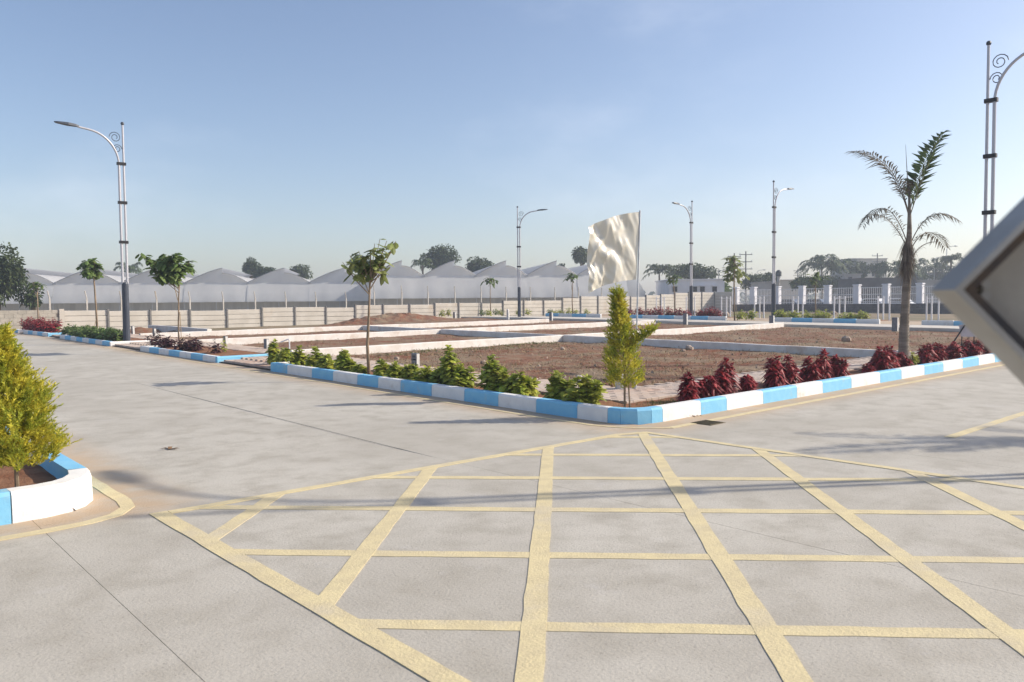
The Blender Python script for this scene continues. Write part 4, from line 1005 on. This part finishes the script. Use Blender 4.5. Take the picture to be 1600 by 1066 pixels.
# ------------------------------------------------------------------ far beds, guards, plants beyond the plots
for pa, pb_, lab in ((852, 938, 'far blue and white kerb in front of the greenhouses'), (958, 1134, 'far blue and white kerb under the row of red bushes'), (1206, 1374, 'far blue and white kerb beside the street lamp before the pillared fence'), (1440, 1600, 'far blue and white kerb behind the palm, towards the metal sign')):
    X = 40.5; y0, y1 = yon(pb_, X), yon(pa, X); k = thing('kerb', (X, (y0 + y1) / 2, Tz(X, y0) + .08), lab, 'kerb', 'kerbs round the far beds')
    n = max(3, int((y1 - y0) / 1.15)); ys_ = lin(y0, y1, n)
    for i in range(n):
        mb = MB(); mb.bevbox(X, X + .15, ys_[i] + .004, ys_[i + 1] - .004, Tz(X, ys_[i]) - .1, Tz(X, ys_[i]) + .33, .03); mb.build('kerb_stone', M['kblue'] if i % 2 else M['kwhite'], k)
    sheet('bed_soil', [X + .1, X + 2], [y0, y1], lambda x, y: Tz(x, y) + .24, M['bedsoil'])
for px in (975, 984, 998, 1004, 1014, 1024, 1033, 1043, 1053, 1063, 1073, 1092, 1101, 1107, 1112, 1122):
    X = 41.2; y = yon(px, X); big = random.uniform(.6, 1.1)
    shrub('red_shrub', X, y, Tz(X, y) + .2, .3, .75 * big, M['red'], 'small dark red bush in the far bed in front of the panel wall', 'shrub', 'red bushes in the far bed', n=70, L=.26, W=.10)
for px, h in ((753, .5), (762, .4), (775, .5), (782, .45), (810, .5), (824, .5), (861, .5), (868, .4), (878, .5), (888, .6), (898, .5), (916, .5), (690, .5), (700, .6)):
    X = 40.9; y = min(yon(px, X), 47.5); X = X if y < 47.5 else xon(px, 47.5)
    shrub('leafy_shrub', X, y, Tz(X, y) + .2, .25, h, M['leafdark'] if px % 2 else M['croton'], 'tiny green shrub at the foot of the panel wall beyond the back walk', 'shrub', 'tiny shrubs along the panel wall', n=45, L=.24, W=.1)
for px, h in ((1158, .55), (1175, .6), (1216, .6), (1222, .7), (1236, .55), (1243, .65), (1263, .6), (1280, .7), (1290, .7), (1320, .5), (1330, .5), (1343, .65), (1350, .6)):
    X = 41.2; y = yon(px, X)
    shrub('leafy_shrub', X, y, Tz(X, y) + .2, .34, h * .9, M['croton'], 'yellow-green shrub in the far bed before the pillared fence', 'shrub', 'green shrubs in the far bed', n=90, L=.24, W=.10)
for px in (1032, 1079, 1134, 1186, 1246, 1311, 1380, 1456):
    X = 49.7; y = yon(px, X); z = Tz(X, y) - .05
    t = thing('tree_guard', (X, y, z), 'guard of three white pipes standing before the dark stone wall', 'tree guard', 'white pipe tree guards')
    for dx, dy in ((-.25, .2), (.25, 0.1), (0, -.38)):
        mb = MB(); mb.tube([(X + dx, y + dy, z), (X + dx, y + dy, z + 1.55)], .045, 6); mb.build('pipe', M['steelwhite'], t)
    mb = MB(); mb.tube([(X - .25, y + .2, z + 1.4), (X + .25, y + .1, z + 1.4), (X, y - .38, z + 1.4), (X - .25, y + .2, z + 1.4)], .015, 4); mb.build('hoop', M['steelwhite'], t)
for i in range(26):
    X = random.uniform(52, 66); y = random.uniform(28, 42); rock(X, y, Tz(X, y), random.uniform(.12, .3), 'grey rubble stone on the waste ground before the dark stone wall', 'rock', 'rubble before the stone wall')

# pillared fence on its dark stone wall
FX = 75.0; zb = .38
fe = thing('pillared_fence', (FX, 35, zb), 'white pillared grille fence on a dark stone base wall', 'fence')
py_ = [48.3, 46.2, 43.4, 40.7, 38.0, 35.1, 32.35, 29.35, 26.5, 23.7, 20.9, 18.1, 15.3]
mb = MB(); mb.box(FX - .3, FX + .3, 12, 48.6, zb - .3, 1.27); st = mb.build('stone_base', M['stone'], fe)
stones = []
for r_ in range(4):
    yy = 12.1 + .2 * (r_ % 2)
    while yy < 48.3:
        ln = random.uniform(.45, .85); stones.append((yy, min(yy + ln, 48.5), zb + .0 + r_ * .22)); yy += ln + .02
sm = MB(); sm.bevbox(0, .06, 0, 1, 0, .2, .015)
sme = bpy.data.meshes.new('stone_block'); sme.from_pydata([tuple(v) for v in sm.v], [], sm.f); sme.update(); sme.materials.append(M['stone'])
for a, c, z in stones[:260]:
    o = bpy.data.objects.new('stone_block', sme); COL.objects.link(o); o.parent = fe; o.scale = (1, c - a - .02, 1); o.location = (-.34 + random.uniform(-.02, .01), a - 35, z - zb)
for y in py_:
    mb = MB(); mb.bevbox(FX - .26, FX + .26, y - .26, y + .26, 1.24, 3.0, .02); mb.build('pillar', M['pillar'], fe)
    mb = MB(); mb.bevbox(FX - .32, FX + .32, y - .32, y + .32, 3.0, 3.1, .04); mb.build('pillar_cap', M['pillar'], fe)
for a, c in zip(py_, py_[1:]):
    mb = MB(); y0, y1 = c + .27, a - .27
    for z in (1.45, 2.15, 2.78): mb.box(FX - .02, FX + .02, y0, y1, z - .025, z + .025)
    g_ = mb.build('rail', M['steelwhite'], fe)
    n = int((y1 - y0) / .17)
    for i in range(1, n):
        y = y0 + (y1 - y0) * i / n; mb = MB(); mb.box(FX - .012, FX + .012, y - .012, y + .012, 1.28, 2.84); mb.build('bar', M['steelwhite'], fe)

# cars parked behind the fence
def car(x, y, rz, m, label, suv=False):
    t = thing('parked_car', (x, y, .35), label, 'car'); t.rotation_euler = (0, 0, rz)
    c_, s_ = math.cos(rz), math.sin(rz)
    def B(mb, name, mt, par=t):
        me = bpy.data.meshes.new(name); me.from_pydata(mb.v, [], mb.f); me.update(); me.materials.append(mt); o = bpy.data.objects.new(name, me); COL.objects.link(o); o.parent = par; return o
    side = [(-2.1, .3), (-2.15, .62), (-2.05, .88), (-1.3, .95), (1.0, .93), (1.9, .80), (2.12, .6), (2.1, .3)]
    hgt = 1.62 if suv else 1.42
    mb = MB(); mb.extrude([(a, z) for a, z in side], Vector((0, -.85, 0)), Vector((0, .85, 0)), Vector((1, 0, 0))); B(mb, 'body', m)
    cab = [(-1.75 if suv else -1.5, .93), (-1.45 if suv else -.95, hgt), (.35, hgt), (1.0, .93)]
    mb = MB(); mb.extrude(cab, Vector((0, -.72, 0)), Vector((0, .72, 0)), Vector((1, 0, 0))); B(mb, 'cabin', m)
    for sg in (-1, 1):
        mb = MB(); mb.add([(cab[0][0] + .2, .725 * sg, .97), (cab[3][0] - .2, .725 * sg, .97), (cab[2][0] - .05, .725 * sg, hgt - .08), (cab[1][0] + .08, .725 * sg, hgt - .08)], [(0, 1, 2, 3)]); B(mb, 'side_window', M['window'])
    mb = MB(); mb.add([(1.0, -.62, .97), (1.0, .62, .97), (.40, .6, hgt - .06), (.40, -.6, hgt - .06)], [(0, 1, 2, 3)]); mb.v = [(v[0] + .02, v[1], v[2]) for v in mb.v]; B(mb, 'windscreen', M['window'])
    for wx in (-1.3, 1.3):
        for wy in (-.8, .8):
            mb = MB(); mb.tube([(wx, wy - .1, .32), (wx, wy + .1, .32)], .32, 14); w_ = B(mb, 'wheel', M['tyre'])
            mb = MB(); mb.tube([(wx, wy - .11, .32), (wx, wy + .11, .32)], .18, 10); B(mb, 'rim', M['galv'], w_)
    for wy in (-.6, .6):
        mb = MB(); mb.box(2.06, 2.13, wy - .16, wy + .16, .62, .74); B(mb, 'headlight', M['steelwhite'])
    return t
for px, X, rz, m, lab, s in ((1318, 80, R(95), 'carsilver', 'silver car parked behind the pillared fence', True), (1232, 82, R(88), 'carblue', 'dark blue car parked behind the fence next to the street lamp', False), (1272, 84, R(92), 'carblue', 'dark car parked behind the fence by the slim sapling', False), (1360, 81, R(90), 'carwhite', 'white car parked behind the fence left of the palm', False), (1400, 83, R(90), 'carwhite', 'white car parked behind the fence next to the palm trunk', False)):
    car(X, yon(px, X), rz, M[m], lab, s)
sheet('parking_ground', [75.6, 110], [8, 60], lambda x, y: .34, M['earth'])

# ------------------------------------------------------------------ background buildings
def flat_building(px0, px1, ptop, D, depth, m, label, wins=(), parapet=True, base=-.2):
    a, c = at(px0, 470, D), at(px1, 470, D); zt = at((px0 + px1) / 2, ptop, D).z
    d = (c - a); d.z = 0; wd = d.length; d.normalize(); n = Vector((-d.y, d.x, 0))
    if n.dot(fw) < 0: n = -n
    t = thing('building', (a.x, a.y, base), label, 'building')
    def Bx(name, u0, u1, v0, v1, z0, z1, mt, par=t):
        mb = MB(); mb.box(u0, u1, v0, v1, z0, z1); mb.v = [tuple(Vector((a.x, a.y, 0)) + d * v[0] + n * v[1] + Vector((0, 0, v[2]))) for v in mb.v]; return mb.build(name, mt, par)
    Bx('wall', 0, wd, 0, depth, base, zt - .12, m)
    Bx('roof', -.15, wd + .15, -.15, depth + .15, zt - .12, zt, m)
    for q0, q1, z0, z1 in wins:
        u0, u1 = (q0 - px0) / (px1 - px0) * wd, (q1 - px0) / (px1 - px0) * wd; za, zb_ = at(q0, z1, D).z, at(q0, z0, D).z
        w_ = Bx('window', u0, u1, -.05, .1, za, zb_, M['window']); 
        Bx('window_ledge', u0 - .1, u1 + .1, -.35, -.06, zb_ + .03, zb_ + .14, m)
    return t
flat_building(1046, 1132, 436, 95, 9, M['wallwhite'], 'low white building with small square dark windows behind the panel wall', ((1051, 1058, 448, 456), (1083, 1089, 448, 456), (1094, 1101, 448, 456), (1113, 1120, 448, 456)))
flat_building(1217, 1262, 437, 120, 10, M['wallcream'], 'cream flat-roofed building behind the pillared fence')
flat_building(1195, 1216, 440, 105, 6, M['wallgrey'], 'small grey block house behind the street lamp')
flat_building(1320, 1345, 428, 125, 8, M['wallgrey'], 'grey two-storey house among the trees behind the fence', ((1325, 1331, 433, 439),))
flat_building(1344, 1385, 404, 170, 14, M['wallcream'], 'pale tall house with roof rooms far behind the fence', ((1372, 1376, 425, 432), (1362, 1366, 425, 432), (1352, 1356, 415, 420)))
flat_building(1326, 1346, 404, 172, 10, M['wallgrey'], 'grey roof room block beside the pale tall house')
flat_building(1343, 1432, 434, 105, 7, M['roofdark'], 'long dark-roofed shed behind the pillared fence')
flat_building(1433, 1560, 437, 108, 7, M['wallgrey'], 'long grey wall of a shed partly hidden by the metal sign')
flat_building(1432, 1500, 426, 170, 10, M['wallgrey'], 'distant grey house behind the palms')
# water tank on its stand
c = at(1216.5, 432, 106); t = thing('water_tank', (c.x, c.y, c.z - 1.2), 'black plastic water tank on the roof of the small grey house', 'water tank')
mb = MB(); mb.tube([c, c + Vector((0, 0, .6)), c + Vector((0, 0, .7)), c + Vector((0, 0, .85))], [.38, .38, .3, .12], 12); mb.build('tank', M['tank'], t)
mb = MB(); mb.tube([c - Vector((0, 0, 1.2)), c], .2, 8); mb.build('stand', M['wallgrey'], t)
# electricity poles and far street lights
def epole(px, ptop, D, label, arms=2):
    b = at(px, 470, D); zt = at(px, ptop, D).z; t = thing('electric_pole', (b.x, b.y, 0), label, 'pole', 'electricity poles')
    mb = MB(); mb.tube([(b.x, b.y, 0), (b.x, b.y, zt)], [.14, .09], 6); mb.build('shaft', M['cpost'], t)
    for i in range(arms):
        z = zt - .5 - i * 1.1; mb = MB(); mb.tube([Vector((b.x, b.y, z)) - rt0 * 1.0, Vector((b.x, b.y, z)) + rt0 * 1.0], .06, 4); mb.build('cross_arm', M['cpost'], t)
        for s in (-.9, 0, .9):
            mb = MB(); p = Vector((b.x, b.y, z)) + rt0 * s; mb.tube([p, p + Vector((0, 0, .25))], .05, 5); mb.build('insulator', M['steelwhite'], t)
epole(1147, 396, 120, 'electricity pole behind the airy two-tier tree'); epole(1165, 393, 122, 'electricity pole just right of the two-tier tree', 3)
epole(1246, 420, 190, 'distant electricity pole above the cream building'); epole(1370, 396, 150, 'electricity pole in front of the pale tall house'); epole(1123, 420, 190, 'distant electricity pole above the white building')
def far_light(px, ptop, D, label, sg=1):
    b = at(px, 470, D); zt = at(px, ptop, D).z; t = thing('far_street_light', (b.x, b.y, 0), label, 'street light', 'far street lights')
    mb = MB(); mb.tube([(b.x, b.y, 0), (b.x, b.y, zt - .5), Vector((b.x, b.y, zt - .1)) + rt0 * sg * .4, Vector((b.x, b.y, zt)) + rt0 * sg * 1.3], [.1, .07, .06, .05], 6); mb.build('pole', M['galv'], t)
    mb = MB(); p = Vector((b.x, b.y, zt)) + rt0 * sg * 1.3; mb.tube([p, p + rt0 * sg * .35, p + rt0 * sg * .7], [.06, .14, .06], 6); mb.build('lamp_head', M['galv'], t)
far_light(1281, 403, 140, 'far street light beside the palms behind the fence'); far_light(1183, 422, 190, 'far street light left of the small grey house'); far_light(1478, 385, 150, 'far street light just left of the metal sign'); far_light(1459, 402, 150, 'far street light between the palm and the sign'); far_light(1130, 412, 190, 'far street light above the white building')

# ------------------------------------------------------------------ background trees
def big_tree(px, py, wpx, hpx, D, label, m='fartree', n=2600, leaf=.42, clumps=9, group='trees behind the greenhouses', trunk_px=None, z0=0.0):
    c = at(px, py, D); s = D / F; rx, rz = wpx * s / 2, hpx * s / 2
    base = Vector((c.x, c.y, z0)); t = thing('tree', base, label, 'tree', group)
    cl = []
    for i in range(clumps):
        d = rdir(-.7, 1.0); q = random.uniform(.35, .78); k = random.uniform(.34, .55)
        cl.append((c + Vector((d.x * rx * q, d.y * rx * q, d.z * rz * q)), rx * k, rz * k))
    cl.append((c, rx * .5, rz * .5))
    mb = MB(); mb.tube([base, base + (c - base) * .5 + Vector((.2, .1, 0)), c], [.035 * c.z + .08, .025 * c.z + .05, .08], 7)
    for cc, a, b_ in cl[:6]: mb.tube([base + (c - base) * .6, cc], [.1, .03], 5, False)
    mb.build('trunk', M['barkdark'], t)
    lf = MB()
    for i in range(n):
        cc, a, b_ = random.choice(cl); d = rdir(-1, 1); q = random.uniform(.55, 1.08) if random.random() < .8 else random.random()
        p = cc + Vector((d.x * a * q, d.y * a * q, d.z * b_ * q)); e = (d + rdir(-1, 1) * .9).normalized(); sd = e.cross(rdir(-1, 1))
        lf.leaf(p, e, sd, leaf * random.uniform(.6, 1.3), leaf * .55, .3)
    lf.build('crown', M[m], t)
def far_palm(px, py, D, r, label, group='far palm trees'):
    c = at(px, py, D); base = Vector((c.x, c.y, 0)); t = thing('far_palm', base, label, 'palm tree', group)
    mb = MB(); mb.tube([base, base + (c - base) * .5 + Vector((.15, 0, 0)), c], [.2, .16, .12], 7); mb.build('trunk', M['barkdark'], t)
    fr, ra = MB(), MB()
    for i in range(17):
        a = i * 2.4 + random.uniform(-.2, .2); e = random.uniform(-.2, 1.0); d = Vector((math.cos(a), math.sin(a), 0))
        frond(fr, ra, c, c + d * r * .55 + Vector((0, 0, r * (.35 + .45 * e))), c + d * r * (1.05 - .35 * max(e, 0)) + Vector((0, 0, r * (.75 * e - .25))), 16, r * .34, r * .065, .5, r=.04)
    ra.build('frond_rib', M['fartree'], t); fr.build('fronds', M['fartree'], t)
big_tree(-8, 432, 80, 100, 56, 'big feathery dark tree at the end of the road beyond the block wall', n=5200, leaf=.3, clumps=14, group=None)
big_tree(52, 468, 40, 44, 57, 'thin lower bough of scrubby tree hanging over the block wall', n=700, leaf=.25, clumps=6, group=None)
far_palm(202, 424, 130, 2.6, 'coconut palm peeping between greenhouse roofs beside the street lamp', None)
big_tree(392, 416, 30, 32, 128, 'rounded dark tree behind the greenhouses, left one of a close pair', n=1500, group=None)
big_tree(412, 428, 44, 24, 126, 'lower bushy tree beside the rounded one behind the greenhouses', n=1700, group=None)
big_tree(468, 428, 40, 24, 126, 'low dark tree showing in the dip between two greenhouse roofs', n=1700, group=None)
big_tree(562, 412, 46, 34, 125, 'dark tree behind the crown of the flat-topped young tree', n=1700, group=None)
big_tree(690, 405, 66, 40, 126, 'broad tall dark tree behind the taller greenhouses', n=3200, clumps=12, group=None)
far_palm(660, 414, 120, 1.9, 'small palm beside the broad dark tree behind the greenhouses', None)
big_tree(748, 416, 42, 26, 126, 'low rounded tree right of the broad dark tree', n=1800, group=None)
big_tree(875, 421, 16, 16, 126, 'tiny tree top just above the greenhouse roof', n=500, group=None)
big_tree(910, 402, 36, 32, 124, 'dark tree partly hidden by the left edge of the flag', n=2000, group=None)
far_palm(1030, 428, 122, 2.6, 'palm peeping past the rounded end of the greenhouse', None)
big_tree(1080, 424, 70, 34, 118, 'wide dark green tree behind the white building', n=3200, clumps=12, group=None)
big_tree(1128, 450, 30, 18, 100, 'low green bush at the corner of the white building', 'leafdark', n=1000, group=None)
big_tree(1183, 440, 44, 30, 118, 'hazy grey-green trees behind the two-tier tree', n=1600, group=None)
big_tree(1205, 434, 20, 18, 118, 'small tree behind the street lamp and the grey house', n=700, group=None)
big_tree(1258, 444, 50, 22, 100, 'low dark rounded bush behind the fence by the cream building', n=1800, group=None)
far_palm(1284, 420, 135, 4.2, 'bushy palm behind the fence by the far street light', None)
far_palm(1312, 424, 140, 3.8, 'second bushy palm behind the fence, left of the grey house', None)
big_tree(1300, 446, 60, 26, 128, 'hazy trees under the two bushy palms', n=1800, group=None)
big_tree(1345, 424, 36, 34, 140, 'tree in front of the pale tall house', n=1500, group=None)
big_tree(1372, 420, 26, 22, 138, 'small spreading tree right of the pale tall house', n=900, group=None)
far_palm(1405, 424, 130, 3.6, 'palm just left of the young palm trunk behind the fence', None)
big_tree(1425, 430, 44, 28, 140, 'hazy tree right behind the young palm trunk', n=1600, group=None)
far_palm(1462, 424, 150, 4.2, 'palm behind the fence near the metal sign', None)
far_palm(1486, 408, 120, 2.0, 'small palm crown right at the edge of the metal sign', None)
big_tree(1480, 436, 60, 26, 150, 'hazy trees behind the shed near the metal sign', n=1500, group=None)
# far wood on the horizon
mb = MB()
for i in range(7000):
    a = random.uniform(R(-30), R(125)); D = random.uniform(330, 420); h = 5 + 5 * noise.noise(Vector((a * 14, 0, 0))) + 2.5 * noise.noise(Vector((a * 50, 0, 3)))
    p = Vector((math.cos(a) * D, math.sin(a) * D, random.uniform(0, max(1.5, h)))); d = rdir(-.5, 1); mb.leaf(p, d, rdir(-1, 1), random.uniform(1.5, 3.5), 1.8, .2)
tag(mb.build('far_wood', M['fartree']), 'far belt of trees along the hazy horizon', 'wood', kind='stuff')

# ------------------------------------------------------------------ diamond sign close to the camera, seen from behind
SD = 1.0; cnr = at(1453, 454, SD); hx = rt0.copy(); a_ = .424; dep = .055
cen = cnr + hx * a_; nb_ = Vector((-fw.x, -fw.y, 0)).normalized()    # towards the camera
sg = thing('diamond_sign', (cen.x, cen.y, 0), 'back of a tilted square metal sign tray with rusty frame', 'sign')
def SP(u, v, d): return cen + hx * u + Vector((0, 0, v)) + nb_ * d
rings = []
for k, (rad, d) in enumerate(((a_, 0), (a_, dep), (a_ - .010, dep), (a_ - .012, dep - .002), (a_ - .012, .008))):
    rings.append([SP(-rad, 0, d), SP(0, rad, d), SP(rad, 0, d), SP(0, -rad, d)])
for q in range(4):      # the four folded edges of the tray
    mb = MB(); vs = []
    for r_ in rings: vs += [r_[q], r_[(q + 1) % 4]]
    mb.add(vs, [(2 * i, 2 * i + 1, 2 * i + 3, 2 * i + 2) for i in range(len(rings) - 1)]); mb.build('frame_edge', M['signside'], sg)
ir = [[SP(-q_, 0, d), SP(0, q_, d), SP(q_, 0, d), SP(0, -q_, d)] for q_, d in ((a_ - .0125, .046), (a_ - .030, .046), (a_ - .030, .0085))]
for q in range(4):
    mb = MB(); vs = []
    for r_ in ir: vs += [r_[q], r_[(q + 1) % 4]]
    mb.add(vs, [(0, 1, 3, 2), (2, 3, 5, 4)]); mb.build('lip_shade', M['rim'], sg)  # added dark strip, paints the tray's own shade along its inner edge
mb = MB(); r_ = a_ - .013; mb.add([SP(-r_, 0, .008), SP(0, r_, .008), SP(r_, 0, .008), SP(0, -r_, .008), SP(-r_, 0, .002), SP(0, r_, .002), SP(r_, 0, .002), SP(0, -r_, .002)], [(0, 1, 2, 3), (7, 6, 5, 4)]); mb.build('back_sheet', M['signback'], sg)
for i in range(6):
    for s in (1, -1):
        u = -.365 + .07 * i; v = s * (a_ - .052 - abs(u)); mb = MB(); mb.tube([SP(u, v, .008), SP(u, v, .02)], .0065, 6); mb.build('bolt', M['signside'], sg)
mb = MB(); mb.tube([Vector((cen.x, cen.y, 0)) - nb_ * .03, Vector((cen.x, cen.y, cen.z + .3)) - nb_ * .03], .03, 10); mb.build('post', M['galv'], sg)
mb = MB(); mb.box(cen.x - .1, cen.x + .1, cen.y - .1, cen.y + .1, 0.001, .012); mb.build('foot_plate', M['galv'], sg)

# ------------------------------------------------------------------ haze
mb = MB(); mb.box(-260, 460, -260, 460, -1.6, 18)
hz = mb.build('haze', M['earth']); hz.data.materials.clear()
hm = bpy.data.materials.new('haze air'); hm.use_nodes = True; hn = hm.node_tree; hn.nodes.clear()
ho = hn.nodes.new('ShaderNodeOutputMaterial'); hv = hn.nodes.new('ShaderNodeVolumePrincipled')
hv.inputs['Color'].default_value = (.74, .84, 1.0, 1); hv.inputs['Density'].default_value = .0011; hv.inputs['Anisotropy'].default_value = .3
hn.links.new(hv.outputs[0], ho.inputs['Volume']); hz.data.materials.append(hm)
tag(hz, 'thin pale morning haze over the whole place', 'haze', kind='stuff')

for o in bpy.data.objects:
    if '_o' in o: del o['_o']
